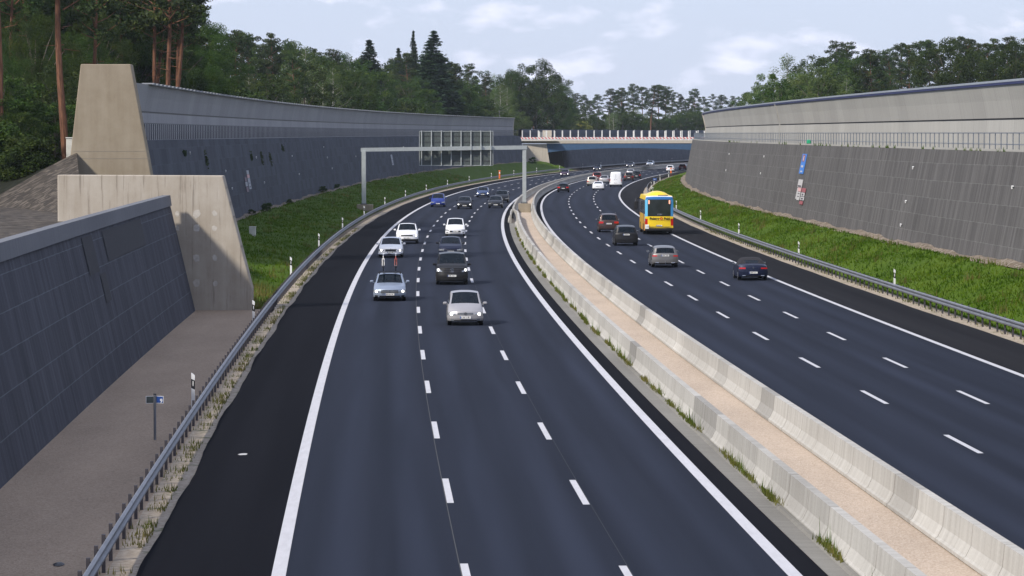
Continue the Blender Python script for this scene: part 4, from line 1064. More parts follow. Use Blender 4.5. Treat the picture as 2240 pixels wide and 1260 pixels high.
t, S, wq = go('panel_van', 'panel_van', 1347, 408.5, False, white, 'white high-roof panel van with closed rear doors', 'van', rr=RR(tail=(.86, 1.0, .9, 1.3), low=(0, 1, 0, .42)), plate_r=.66, lit=False)
B = MB(); yb = wq(0, -1, 1.4)[1]; B.box((0, yb - .012, 1.35), (.02, .02, 1.75)); B.box((-.2, yb - .02, 1.25), (.05, .03, .22)); B.box((.2, yb - .02, 1.25), (.14, .02, .05))
for sx in (-1, 1):
    for zz in (.8, 1.4, 2.0): B.box((sx * .93, yb - .01, zz), (.06, .05, .10))
B.build('door_fittings', M_BLACK, t)
go('coupe_car', 'saloon', 1308.5, 416, False, white, 'white fastback saloon with dark rear glass in front of the beige car', lit=False, over=dict(top=[(-1, .56), (-.98, .70), (-.82, .74), (-.42, .93), (-.2, .985), (0, 1.0), (.12, .975), (.44, .67), (.86, .57), (1, .46)], rw=(-.78, -.36), W=1.85), rr=RR(tail=(.6, 1.0, .78, .86)))
go('offroad_car', 'suv', 1295.5, 406.5, False, beige, 'beige off-road car left of the white panel van', lit=False)
go('hatchback', 'saloon', 1321.5, 401, False, silver, 'silver saloon directly left of the white panel van', lit=False)
go('people_carrier', 'mpv', 1306, 396, False, maroon, 'maroon people carrier partly hidden by the silver saloon', lit=False, over=dict(W=1.85, H=1.72))
go('estate_car', 'estate', 1232, 420.5, False, black, 'black estate car with red tail lamps beside the median', lit=False, rr=RR(tail=(.55, 1.0, .66, .86)))
go('offroad_car', 'suv', 1375.5, 395.5, False, brown, 'brown off-road car right of the white panel van', lit=False, over=dict(W=1.88))
go('people_carrier', 'mpv', 1392, 391.5, False, black, 'black people carrier rightmost of the group behind the van', lit=False, over=dict(W=1.82, H=1.65))
go('saloon_car', 'saloon', 1379.5, 384, False, silver, 'silver saloon peeping over the brown off-road car', lit=False)
go('hatchback', 'hatch', 1466, 375.5, False, white, 'white hatchback near the orange phone in the bend', lit=False, over=dict(W=1.8, H=1.55))
go('saloon_car', 'estate', 1493, 371, False, maroon, 'dark maroon car disappearing behind the right wall', lit=False)

# --- coach
cy = paint('coach_yellow', (.80, .56, .02), 0); cb = paint('coach_blue', (.03, .15, .42), 0); cl = paint('coach_sky_blue', (.14, .50, .78), 0); co_ = paint('coach_orange', (.55, .22, .04), 0)
def coach_cls(ty, u, y, z):
    if ty in ('capR',) or (ty == 'side' and y < -.985):
        a = abs(u)
        if z > 3.36: return ('roof_rim', 0)
        if z > 3.18: return ('roof_visor', 0)
        if ty == 'capR' and a < .83 and 1.68 < z <= 3.18: return ('rear_window', 0)
        if z > 1.68: return ('corner_panel', -1) if u < 0 else ('edge_panel', 1)
        if z < .52: return ('rear_skirt', 0)
        if ty == 'capR' and .80 < a < .99 and .74 < z < 1.36: return ('tail_light', -1 if u < 0 else 1)
        return ('body', 0)
    if ty == 'side':
        if y > .93 and z > 1.2: return ('windscreen', 0)
        if 1.75 < z < 3.12 and y > -.93: return ('side_window', -1 if u < 0 else 1)
        if y < -.80: return ('corner_panel', -1 if u < 0 else 1) if z > 1.2 else ('side_panel', -1 if u < 0 else 1)
        if z < 1.75 and int((y * 5 + z * 1.3)) % 2 == 0: return ('side_panel', -1 if u < 0 else 1)
        return ('body', 0)
    if ty in ('top', 'green') and y < -.972: return ('roof_visor', 0) if y < -.987 else ('roof_rim', 0)
    if ty == 'capF': return ('windscreen', 0) if z > 1.3 else None
    return None
loc, rz = place(1438, 511, 'coach', False)
tb, S, wq = vehicle('coach', 'coach', cy, loc, rz, 'yellow and blue touring coach seen from behind in the right lane', 'bus', None, side_cls=coach_cls, seats=False, lit=False, plate_r=.82, plate_f=.6,
    mats=dict(corner_panel=cl, roof_rim=M_WHITE, edge_panel=paint('coach_mid_blue', (.05, .24, .50), 0), side_panel=co_, roof_visor=cb, rear_window=plain('coach_rear_glass', (.020, .026, .026), .12, 0, .6, var=.3, scale=1.2), windscreen=M_BLACK, side_window=plain('coach_side_glass', (.03, .034, .036), .15, 0, .6)), mirror_mat=M_BLACK)
for o in tb.children:
    if o.name.startswith('tail_light'): o.data.materials[0] = M_TAIL
yb = -5.5
# raised roof unit: domed yellow air-conditioning fairing
B = MB(); nx, ny = 16, 10; V = []
for i in range(ny + 1):
    for j in range(nx + 1):
        u = -1 + 2 * j / nx; v = -1 + 2 * i / ny
        V.append((u * 1.05, -1.7 + v * 2.3, 3.52 + .38 * max(0, (1 - abs(u) ** 2.2)) * (max(0, 1 - abs(v) ** 4)) ** .5))
B.add(V, [(i * (nx + 1) + j, i * (nx + 1) + j + 1, (i + 1) * (nx + 1) + j + 1, (i + 1) * (nx + 1) + j) for i in range(ny) for j in range(nx)])
B.build('roof_fairing', cy, tb, True)
B = MB(); B.box((.35, -5.1, 3.56), (.9, .25, .06)); B.build('roof_hatch', M_BLACK, tb)
for sx in (-1, 1):
    B = MB(); B.box((sx * .93, yb - .01, 2.95), (.12, .04, .34), bev=.015); B.build('marker_lamp', M_AMBER, tb)
for sx in (-1,):
    B = MB(); B.path([(sx * 1.25, 5.2, 3.1), (sx * 1.62, 5.1, 3.05), (sx * 1.66, 5.0, 2.8)], .05, 6); B.box((sx * 1.62, 5.0, 2.45), (.34, .16, .78), bev=.06); B.build('mirror', M_BLACK, tb)
B = MB(); B.box((0, yb - .012, .70), (2.3, .03, .04)); B.build('bumper_gap', MATS['banner_dark'], tb)
B = MB(); B.box((-1.10, yb - .005, .72), (.34, .03, .40), bev=.01); B.build('corner_patch', M_WHITE, tb)
Mt = lambda x, z: Matrix.Translation((x, yb - .012, z)) @ Matrix.Rotation(R(90), 4, 'X')
text_mesh('Polster', .31, M_BLACK, tb, Mt(-.42, 1.44), bold=.010); text_mesh('Pohl', .31, M_BLACK, tb, Mt(.70, 1.44), bold=.010)
B = MB(); B.ring((.19, yb - .02, 1.46), (0, 1, 0), .10, .03, 20, 6); B.build('emblem', M_RED, tb)
B = MB(); B.box((.30, yb - .012, 1.29), (1.2, .01, .018)); B.build('underline', plain('thin_orange', (.5, .25, .02), .5), tb)
text_mesh('MAN', .20, M_CHROME, tb, Mt(.05, 1.84), bold=.006)

# ------------------------------------------------------------------ bicycles on the estate car
def bicycle(x, col, label):
    hx = te.rotation_euler.z; p = te.matrix_basis @ Vector((0, 0, 0)) if False else Matrix.Translation(te.location) @ Matrix.Rotation(hx, 4, 'Z') @ Vector((x, -.15, 1.54))
    t = empty('bicycle', p, hx); prop(t, label, 'bicycle', 'bicycles carried on the estate car roof')
    for yy in (-.52, .52):
        wt = empty('wheel', (0, yy, .34)); wt.parent = t
        B = MB(); B.ring((0, 0, 0), (1, 0, 0), .325, .020, 28, 6); B.build('tyre', M_TYRE, wt)
        B = MB(); B.ring((0, 0, 0), (1, 0, 0), .30, .010, 28, 5)
        for k in range(14):
            a = k * 2 * math.pi / 14; B.tube((0.02 * (-1) ** k, 0, 0), (0, .3 * math.cos(a), .3 * math.sin(a)), .003, n=3)
        B.tube((-.05, 0, 0), (.05, 0, 0), .025, n=8); B.build('rim', M_RIM, wt)
    bb = (0, -.05, .30); st = (0, -.22, .80); ht = (0, .34, .86); hb = (0, .38, .72)
    B = MB(); B.path([bb, st], .020, 8); B.path([st, ht], .018, 8); B.path([bb, hb], .022, 8); B.path([ht, hb], .024, 8)
    for sx in (-.06, .06): B.path([bb, (sx, -.52, .34)], .011, 6); B.path([st, (sx, -.52, .34)], .010, 6)
    B.build('frame', col, t)
    B = MB()
    for sx in (-.055, .055): B.path([(sx, .39, .70), (sx, .44, .55), (sx, .52, .34)], .018, 6)
    B.box((0, .38, .71), (.14, .05, .05)); B.build('fork', col, t)
    B = MB(); B.path([(0, .34, .86), (0, .31, .96)], .018, 8); B.path([(-.29, .20, 1.0), (-.16, .30, .98), (.16, .30, .98), (.29, .20, 1.0)], .016, 6); B.build('handlebar', M_CHROME, t)
    B = MB(); B.path([st, (0, -.26, .93)], .014, 8); B.box((0, -.27, .96), (.14, .26, .06), bev=.025); B.build('saddle', M_WHITE, t)
    B = MB(); B.tube((-.06, -.05, .30), (.06, -.05, .30), .085, n=16); B.path([(.07, -.05, .30), (.07, .10, .24)], .012, 5); B.path([(-.07, -.05, .30), (-.07, -.20, .36)], .012, 5)
    B.box((.11, .10, .24), (.08, .07, .02)); B.box((-.11, -.20, .36), (.08, .07, .02)); B.build('cranks', M_GALV_D, t)
bicycle(-.33, plain('frame_red', (.30, .05, .04), .4), 'dark red bicycle on the roof rack, nearer the dashed line')
bicycle(.36, plain('frame_white', (.72, .70, .68), .4), 'white-forked bicycle on the roof rack, nearer the shoulder')

# ------------------------------------------------------------------ people in the nearest vehicles
def person_mesh(raise_hand):
    V = []; E = []; Rr = []
    def v(p, r, par=None):
        V.append(p); Rr.append(r); i = len(V) - 1
        if par is not None: E.append((par, i))
        return i
    pel = v((0, 0, .10), .15); w1 = v((0, -.03, .28), .14, pel); ch = v((0, -.06, .46), .165, w1); sh = v((0, -.06, .56), .12, ch)
    nk = v((0, -.04, .65), .055, sh); jw = v((0, -.01, .73), .072, nk); hd = v((0, -.02, .80), .092, jw); cr_ = v((0, -.03, .88), .072, hd)
    v((0, .085, .775), .014, hd)                       # nose
    for sx in (-1, 1):
        v((sx * .092, -.02, .775), .016, hd)           # ear
        s_ = v((sx * .19, -.06, .55), .06, sh)
        if raise_hand and sx > 0: pts = [((.30, .05, .36), .045), ((.24, .28, .50), .036), ((.20, .33, .62), .026)]; d = Vector((0, .02, .1))
        else: pts = [((sx * .30, .06, .34), .045), ((sx * .24, .30, .36), .036), ((sx * .17, .43, .42), .026)]; d = Vector((-sx * .03, .09, .02))
        k = s_
        for p, r in pts: k = v(p, r, k)
        wr_ = Vector(pts[-1][0]); pm = v(tuple(wr_ + d * .6), .030, k)
        side = Vector((1, 0, 0))
        for i_, ln in enumerate((.062, .075, .070, .055)):
            b_ = v(tuple(wr_ + d * .95 + side * (i_ - 1.5) * .02), .010, pm)
            m_ = v(tuple(Vector(V[b_]) + d.normalized() * ln * .6), .009, b_); v(tuple(Vector(V[m_]) + d.normalized() * ln * .4 + Vector((0, .01, -.02))), .008, m_)
        tb_ = v(tuple(wr_ + d * .4 + side * (-sx * .04)), .011, pm); v(tuple(Vector(V[tb_]) + Vector((-sx * .02, .02, .03))), .009, tb_)
        h_ = v((sx * .11, .08, .08), .10, pel); kn = v((sx * .16, .48, .14), .065, h_); an = v((sx * .14, .66, -.20), .042, kn); v((sx * .14, .80, -.24), .038, an)
    me = bpy.data.meshes.new('person'); me.from_pydata(V, E, [])
    o = bpy.data.objects.new('person', me); COL.objects.link(o)
    m = o.modifiers.new('s', 'SKIN'); 
    for i, r in enumerate(Rr):
        me.skin_vertices[0].data[i].radius = (r, r); me.skin_vertices[0].data[i].use_root = (i == 0)
    s2 = o.modifiers.new('u', 'SUBSURF'); s2.levels = 1; s2.render_levels = 1
    dg = bpy.context.evaluated_depsgraph_get(); ev = o.evaluated_get(dg); mm = bpy.data.meshes.new_from_object(ev); bpy.data.objects.remove(o); mm.name = 'person_body'
    mm.polygons.foreach_set('use_smooth', [True] * len(mm.polygons)); return mm
pm0, pm1 = person_mesh(False), person_mesh(True)
def person(car, x, y, z, mesh, shirt, hairc, label):
    for m in ():
        pass
    me = mesh.copy(); me.materials.clear(); me.materials.append(shirt); me.materials.append(M_SKIN)
    for f in me.polygons:
        c = f.center
        f.material_index = 1 if (c.z > .63 or (c.y > .26 and abs(c.x) < .34 and c.z > .28)) else 0
    o = bpy.data.objects.new('person', me); COL.objects.link(o)
    Mx = Matrix.Translation(car.location) @ Matrix.Rotation(car.rotation_euler.z, 4, 'Z')
    o.location = Mx @ Vector((x, y, z)); o.rotation_euler = (0, 0, car.rotation_euler.z)
    prop(o, label, 'person', 'people seated in the oncoming vehicles')
    B = MB(); V = []; n, m_ = 14, 6
    for i in range(m_ + 1):
        for j in range(n):
            th = math.pi * .52 * i / m_; ph = 2 * math.pi * j / n
            V.append((.098 * math.sin(th) * math.cos(ph), -.038 + .108 * math.sin(th) * math.sin(ph) * (1 if math.sin(ph) < 0 else .82), .815 + .125 * math.cos(th)))
    B.add(V, [(i * n + j, i * n + (j + 1) % n, (i + 1) * n + (j + 1) % n, (i + 1) * n + j) for i in range(m_) for j in range(n)])
    B.build('hair', hairc, o, True)
    B = MB()
    for sx in (-.032, .032): B.box((sx, .068, .805), (.022, .012, .010))
    B.build('eyes', M_BLACK, o); B = MB(); B.box((0, .066, .742), (.045, .012, .009)); B.build('mouth', plain('lips', (.32, .10, .09), .5), o)
HB = plain('hair_brown', (.05, .03, .02), .8); HG = plain('hair_fair', (.22, .16, .09), .8)
SH1 = plain('shirt_beige', (.38, .31, .24), .9); SH2 = plain('shirt_blue', (.06, .09, .18), .9); SH3 = plain('shirt_grey', (.2, .2, .2), .9)
person(ta, .37, .08, .42, pm1, SH1, HB, 'person with raised hand in the passenger seat of the nearest silver car')
person(ta, -.37, .08, .42, pm0, SH2, HB, 'person driving the nearest silver car, hands on the wheel')
person(te, .37, .12, .38, pm0, SH3, HG, 'person in the passenger seat of the estate car with bicycles')
person(te, -.37, .12, .38, pm0, SH2, HB, 'person driving the estate car with bicycles')
person(tv, .37, .15, .58, pm0, SH1, HG, 'person in the passenger seat of the dark van')
person(tv, -.37, .15, .58, pm0, SH3, HB, 'person driving the dark van')

# ------------------------------------------------------------------ trees
def leaf_mesh(name, clumps, n_per, size, rng, mat, squash=1., droop=0.):
    P_ = []; 
    C_ = np.array([c for c, r in clumps]); RR_ = np.array([r for c, r in clumps])
    vol = (RR_[:, 0] * RR_[:, 1] * RR_[:, 2]) ** (1 / 3); cnt = np.maximum(12, (n_per * (vol / vol.mean()) ** 2)).astype(int)
    idx = np.repeat(np.arange(len(clumps)), cnt); N_ = len(idx)
    d = rng.normal(size=(N_, 3)); d /= np.linalg.norm(d, axis=1)[:, None]
    rad = rng.random(N_) ** .45
    pos = C_[idx] + d * rad[:, None] * RR_[idx]
    if droop: pos[:, 2] -= droop * rng.random(N_) ** 2
    a = rng.normal(size=(N_, 3)); a[:, 2] *= squash; a /= np.linalg.norm(a, axis=1)[:, None]
    b = np.cross(a, rng.normal(size=(N_, 3))); b /= np.linalg.norm(b, axis=1)[:, None]
    s = (size * (.6 + .8 * rng.random(N_)))[:, None]
    V = np.stack([pos - a * s, pos + b * s * .55, pos + a * s, pos - b * s * .55], 1).reshape(-1, 3)
    me = bpy.data.meshes.new(name); me.vertices.add(N_ * 4); me.vertices.foreach_set('co', V.astype(np.float32).ravel())
    me.loops.add(N_ * 4); me.loops.foreach_set('vertex_index', np.arange(N_ * 4, dtype=np.int32))
    me.polygons.add(N_); me.polygons.foreach_set('loop_start', np.arange(0, N_ * 4, 4, dtype=np.int32))
    me.materials.append(mat); me.update(calc_edges=True); me.validate(); return me

def tree_proto(kind, seed, lm=None, nf=1, ls=None):
    r = random.Random(seed); g = np.random.default_rng(seed); cl = []; B = MB()
    if kind == 'pine':
        H = 20; bend = [(0, 0)]; x = y = 0; pts = []; n = 9
        lx, ly = r.uniform(-.06, .06), r.uniform(-.04, .04)
        for i in range(n): z = H * .95 * i / (n - 1); pts.append(Vector((lx * z + .18 * math.sin(z * .35 + seed), ly * z + .15 * math.cos(z * .3 + seed), z)))
        rad = [.24 - .19 * i / (n - 1) for i in range(n)]; B.path(pts, rad, 8)
        tr = lambda z: pts[0].lerp(pts[-1], z / (H * .95))
        base = r.uniform(.46, .60)
        for k in range(30):
            q = (k + r.random()) / 30; z = H * (base + (1 - base) * q * .98); w_ = 3.1 * (math.sin(math.pi * min(1, .22 + q * .72)) ** .8) * r.uniform(.25, 1.05)
            a = k * 2.4 + r.random(); c = tr(z) + Vector((w_ * math.cos(a), w_ * math.sin(a), r.uniform(.0, .5)))
            cl.append((c, (r.uniform(.7, 1.35), r.uniform(.7, 1.35), r.uniform(.35, .7))))
            p0 = tr(z - .5 - w_ * .15); B.path([p0, p0.lerp(c, .6) + Vector((0, 0, -.15)), c], [.06, .04, .02], 4)
        for k in range(6):
            z = H * r.uniform(.3, base); a = r.random() * 6.3; p0 = tr(z); B.path([p0, p0 + Vector((1.2 * math.cos(a), 1.2 * math.sin(a), r.uniform(-.2, .3)))], [.035, .012], 4)
        n_per, size, sq, dr, bark, lm = 185, .15, .7, 0, MB_PINE, lm or ML_PINE
    elif kind in ('oak', 'broad'):
        H = 20 if kind == 'oak' else 12; rw_ = .40 * H if kind == 'oak' else .33 * H; hb = .08 if kind == 'oak' else .05
        B.path([(0, 0, 0), (0, .1, H * .2), (.1, 0, H * .5), (0, 0, H * .8)], [.022 * H, .016 * H, .010 * H, .003 * H], 8)
        nn = 105 if kind == 'oak' else 60
        for k in range(nn):
            ct = 1 - 2 * ((k * .618034) % 1); ph = k * 2.39996 * 1.7 + r.uniform(-.3, .3); st_ = math.sqrt(max(0, 1 - ct * ct)); f = r.uniform(.78, 1.06) if k % 5 else r.uniform(.15, .6)
            zc = H * (.54 + hb * 0); c = Vector((rw_ * f * st_ * math.cos(ph), rw_ * f * st_ * math.sin(ph), zc + .42 * H * f * ct))
            s_ = H * r.uniform(.045, .095); cl.append((c, (s_, s_, s_ * .75)))
            if k % 3 == 0: B.path([Vector((0, 0, max(H * .15, c.z * .55))), Vector((0, 0, c.z * .6)).lerp(c, .55), c], [.005 * H, .004 * H, .001 * H], 4)
        n_per, size, sq, dr, bark, lm = (300, .155, 1, 0, MB_GREY, lm or ML_OAK) if kind == 'oak' else (190, .125, 1, 0, MB_GREY, lm or ML_OAK)
    elif kind == 'birch':
        H = 15; B.path([(0, 0, 0), (.15, 0, H * .35), (-.1, .1, H * .7), (.05, 0, H * .97)], [.15, .11, .06, .02], 7)
        for k in range(52):
            q = (k + r.random()) / 52; z = H * (.22 + .76 * q); w_ = H * .19 * math.sin(math.pi * (.12 + .85 * q)) ** .7 * r.uniform(.2, 1.05); a = k * 2.4
            c = Vector((w_ * math.cos(a), w_ * math.sin(a), z)); cl.append((c, (.75, .75, .65)))
            B.path([Vector((0, 0, z - w_ * .5)), c], [.03, .008], 4)
        n_per, size, sq, dr, bark, lm = 85, .10, 1, 1.1, MB_BIRCH, lm or ML_BIRCH
    elif kind == 'spruce':
        H = 20; B.path([(0, 0, 0), (0, 0, H * .98)], [.24, .02], 8)
        for L_ in range(34):
            q = L_ / 33; z = H * (.08 + .90 * q); w_ = 3.3 * (1 - q) ** .85 + .12
            for k in range(8 if q < .8 else 5):
                a = k * 6.283 / 8 + L_ * .7 + r.uniform(-.2, .2); f = r.uniform(.55, 1.0)
                for h_ in (.45, .85):
                    c = Vector((w_ * f * h_ * math.cos(a), w_ * f * h_ * math.sin(a), z - .22 * w_ * f * h_)); cl.append((c, (w_ * .22 + .16, w_ * .22 + .16, .30)))
                B.tube((0, 0, z), tuple(cl[-1][0]), .03, .01, 3, caps=False)
        n_per, size, sq, dr, bark, lm = 46, .16, .5, .2, MB_GREY, lm or ML_SPRUCE
    elif kind == 'bush':
        H = 5; B.path([(0, 0, 0), (0, 0, 3)], [.08, .03], 6)
        for k in range(34):
            a = r.uniform(0, 6.28); q = r.random(); w_ = 2.2 * math.sqrt(r.random()) * (1 - .45 * q); c = Vector((w_ * math.cos(a), w_ * math.sin(a), .3 + 4.1 * q)); cl.append((c, (.7, .7, .6)))
            if k % 3 == 0: B.path([(0, 0, .3), c], [.04, .01], 4)
        n_per, size, sq, dr, bark, lm = 150, .115, 1, 0, MB_GREY, lm or ML_OAK
    me = leaf_mesh(kind + '_crown', cl, n_per * nf, ls or size, g, lm, sq, dr)
    o = B.build('trunk', bark); tm = o.data; bpy.data.objects.remove(o)
    return (tm, me, H)
PROT = {'pine': [tree_proto('pine', s) for s in (1, 2, 3, 4, 5)], 'oak': [tree_proto('oak', s) for s in (11, 12)], 'oak_fine': [tree_proto('oak', 13, None, 2.6, .085)], 'broad': [tree_proto('broad', s) for s in (21, 22, 23)],
        'broad_y': [tree_proto('broad', 24, ML_BIRCH)], 'birch': [tree_proto('birch', s) for s in (31, 32)], 'spruce': [tree_proto('spruce', 41)], 'bush': [tree_proto('bush', s) for s in (51, 52)], 'bush_y': [tree_proto('bush', 53, ML_YELL)]}
NAMEK = {'oak_fine': 'oak_tree', 'pine': 'pine_tree', 'oak': 'oak_tree', 'broad': 'broadleaf_tree', 'broad_y': 'broadleaf_tree', 'birch': 'birch_tree', 'spruce': 'spruce_tree', 'bush': 'bush', 'bush_y': 'bush'}
LOOK = {'oak_fine': 'leafy dark green broadleaf tree', 'pine': 'tall pine with reddish trunk', 'oak': 'large round dark broadleaf tree', 'broad': 'dark green leafy tree', 'broad_y': 'light green leafy tree',
        'birch': 'airy pale green birch', 'spruce': 'dark pointed spruce', 'bush': 'dark green bush', 'bush_y': 'yellowish green bush'}
ntree = 0
def tree(kind, x, y, z, h, where, group, label=None, wide=1., lean=None):
    global ntree
    tm, cm, H = rnd.choice(PROT[kind]); k = h / H; ntree += 1
    t = empty(NAMEK[kind], (x, y, z), rnd.uniform(0, 6.28)); t.scale = (k * wide, k * wide, k)
    if lean: t.rotation_euler = (0, lean, 0)
    for nm, me in (('trunk', tm), ('crown', cm)):
        o = bpy.data.objects.new(nm, me); COL.objects.link(o); o.parent = t
    prop(t, label or (LOOK[kind] + ' ' + where), 'bush' if kind.startswith('bush') else 'tree', None if label else group + ', ' + NAMEK[kind].replace('_', ' ') + 's')
    return t
ENV = [(-300, -300), (0, -150), (235, -70), (255, 0), (290, 8), (305, 30), (314, 8), (345, -12), (410, -12), (425, 12), (440, 50), (450, 72), (465, 62), (490, 78), (520, 56), (540, 84), (570, 74), (590, 100), (605, 68), (630, 100),
       (640, 88), (675, 96), (700, 120), (720, 108), (745, 104), (770, 124), (800, 120), (850, 130), (870, 118), (900, 110), (940, 118), (985, 130), (1000, 140), (1040, 143), (1060, 155), (1085, 162), (1110, 168), (1200, 180), (1245, 205),
       (1275, 205), (1300, 215), (1315, 195), (1335, 188), (1350, 200), (1370, 185), (1385, 180), (1405, 190), (1425, 185), (1450, 182), (1465, 192), (1490, 202), (1500, 215), (1520, 192), (1530, 200), (1545, 212), (1565, 205), (1610, 214), (1622, 222),
       (1645, 184), (1665, 176), (1690, 150), (1755, 150), (1775, 150), (1790, 130), (1810, 98), (1830, 92), (1855, 96), (1870, 115), (1885, 112), (1900, 96), (1915, 110), (1930, 125), (1950, 100), (1980, 86), (2000, 110), (2015, 80), (2030, 78), (2045, 110), (2060, 100),
       (2075, 80), (2100, 80), (2130, 86), (2145, 92), (2180, 85), (2200, 80), (2240, 85), (2600, 60)]
def env(px): return float(np.interp(px, [a for a, b in ENV], [b for a, b in ENV]))
def offs(x, y):
    s = y
    for _ in range(6): m = SLP(s); s += ((x - X0(s)) * m + (y - s)) / (1 + m * m)
    m = SLP(s); return ((x - X0(s)) - m * (y - s)) / math.hypot(1, m), s
def put(kind, px, ytop, Z, zg, where, group, label=None, wide=1., hmin=3.5, hmax=29, lean=None, left=True):
    """a tree standing Z metres out whose top clears the line of sight given"""
    for _ in range(14):
        x = (px - 1120) / 7480 * Z; o, s = offs(x, Z)
        if left and o > (-31.5 if s > 226 else -33): Z *= 1.04
        elif not left and o < WR(s) + 6: Z *= 1.05
        else: break
    h = CAMH + (291 - ytop) * Z / 7480 - zg
    if h < hmin: return
    if h > hmax: h = hmax
    tree(kind, x, Z, zg, h, where, group, label, wide, lean)
WL_, WR_, WB_ = 'in the forest behind the left noise barrier', 'behind the right noise barrier', 'in the far forest beyond the bridge'
GL_, GR__, GBB = 'forest behind the left barrier', 'trees behind the right barrier', 'far forest beyond the bridge'
# single trees one can point at
put('spruce', 948, 66, 760, 7, '', '', 'broad dark spruce, tallest point of the skyline left of the bridge', 2.3, hmax=40)
put('spruce', 905, 66, 800, 7, '', '', 'thin dark spruce with a bare spire just left of the broad spruce', .85, hmax=40)
put('spruce', 872, 104, 790, 7, '', '', 'small dark spruce left of the thin spire', 1.4, hmax=40)
put('spruce', 808, 86, 740, 7, '', '', 'dark irregular spruce standing up from the middle of the left skyline', 2.2, hmax=40)
put('spruce', 1362, 225, 1120, 7, '', '', 'small blue-green spruce in front of the far pines', 1.1)
put('oak', 1172, 130, 900, 7, '', '', 'big round oak above the left end of the bridge', 1.05, hmax=40)
put('oak', 1212, 165, 930, 7, '', '', 'dark oak shoulder to the right of the big round oak', .75, hmax=40)
put('oak', 1125, 150, 930, 7, '', '', 'dark oak to the left of the big round oak', .8, hmax=40)
put('birch', 1722, 118, 640, 7.6, '', '', 'tall airy birch at the left end of the trees on the right', 1.3, left=False, hmax=40)
put('birch', 1790, 150, 620, 7.6, '', '', 'slender pale birch right of the tall airy birch', 1.1, left=False)
put('birch', 545, 165, 330, 7, '', '', 'pale green birch leaning over the left barrier', 1.3)
put('birch', 640, 120, 560, 7, '', '', 'whitish birch rising above the left barrier', 1.1)
put('bush_y', 1272, 262, 1080, 7, '', '', 'yellow-green bush at the foot of the far trees', 1.6, hmin=2)
tree('pine', -31.2, 238, 7.0, 25, '', '', 'pine with thick orange trunk leaning left beside the tall pier', .95, lean=-.07)
tree('pine', -34.9, 232, 7.0, 27, '', '', 'pine with orange trunk at the left picture edge', .9)
for px, Z in ((30, 285), (205, 290), (262, 320)):
    tree('pine', (px - 1120) / 7480 * Z, Z, 6.9, 21 + rnd.uniform(-2, 3.5), 'standing left of the tall pier', 'pines left of the tall pier', wide=.9)
for px, Z in ((372, 300), (384, 306), (348, 316), (340, 330), (398, 322)):
    tree('pine', (px - 1120) / 7480 * Z, Z, 7.0, 21.5 + rnd.uniform(-1, 1.5), 'in the tall group above the left barrier', 'tall pine group above the left barrier')
# skyline rows
px = -60
while px < 1625:
    e = env(px); nat = rnd.uniform(19, 23.5)
    Z = (7 + nat - CAMH) * 7480 / max(20, 291 - e)
    kind = 'pine' if rnd.random() < (.8 if px < 700 else 1. if px > 1255 else .35) else rnd.choice(['oak', 'broad', 'birch'] if px > 330 else ['oak_fine'])
    far = px > 1250
    if far: Z = max(Z, 1130)
    put(kind, px, e + rnd.uniform(0, 10), Z * rnd.uniform(.93, 1.0), 7, WB_ if far else WL_, GBB if far else GL_, wide=rnd.uniform(.85, 1.15) * (1.15 if far else 1))
    px += rnd.uniform(13, 21) * (1.5 if px < 250 else 1) * (1.05 if far else 1)
# middle fill
for k in range(62):
    px = rnd.uniform(-40, 1250) if k < 52 else rnd.uniform(-60, 260); e = env(px) + rnd.uniform(12, 70)
    if e > 215: continue
    Z = rnd.uniform(.55, .85) * (7 + 21 - CAMH) * 7480 / max(30, 291 - env(px))
    if px < 455: Z = max(Z, 350)
    put(rnd.choice(['pine', 'broad', 'oak', 'broad', 'birch'] if px > 420 else ['pine', 'oak_fine', 'oak_fine']), px, e, max(250, Z), 7, WL_, GL_, wide=rnd.uniform(.9, 1.1), hmax=24)
# low front growth behind the left barrier
s = 240
while s < 900:
    o = -rnd.uniform(31, 38); p = PT(s, o); yt = 291 - (CAMH * 0 + 0)
    kind = rnd.choice(['bush', 'broad', 'broad', 'broad_y', 'bush', 'birch'])
    h = min(rnd.uniform(6.5, 11), .80 * (CAMH + (291 - env(1120 + 7480 * p.x / p.y)) * p.y / 7480 - 7))
    if s < 345: kind = 'bush'; h = min(h, rnd.uniform(3.2, 5.5))
    if h > 3: tree(kind, p.x, p.y, 7, h, WL_, GL_, wide=1.2)
    s += rnd.uniform(7, 12) * (1 if s > 300 else .8)
# left of the tall pier
for k in range(22):
    Z = rnd.uniform(232, 330); px = rnd.uniform(-60, 170); px = min(px, 110) if Z < 245 else px; x = (px - 1120) / 7480 * Z
    tree('broad', x, Z, 6.6, rnd.uniform(4, 8.5), 'in the dark undergrowth left of the tall pier', 'undergrowth left of the tall pier', wide=1.3)
for k in range(26):
    px = rnd.uniform(-40, 70); Z = rnd.uniform(223.5, 231); zz = 7.9 - (148 - px) / 148 * 2.7 if Z < 227 else 7.0
    tree('bush', (px - 1120) / 7480 * Z, Z, zz - .5, rnd.uniform(1.6, 3.6), 'in the dark undergrowth left of the tall pier', 'undergrowth left of the tall pier', wide=1.5)
# far band beyond the bridge
px = 1235
while px < 1640:
    put(rnd.choice(['bush', 'broad', 'broad', 'bush', 'birch']), px, rnd.uniform(234, 262), rnd.uniform(1060, 1130), 7, WB_, GBB, wide=1.5, hmin=2)
    px += rnd.uniform(9, 15)
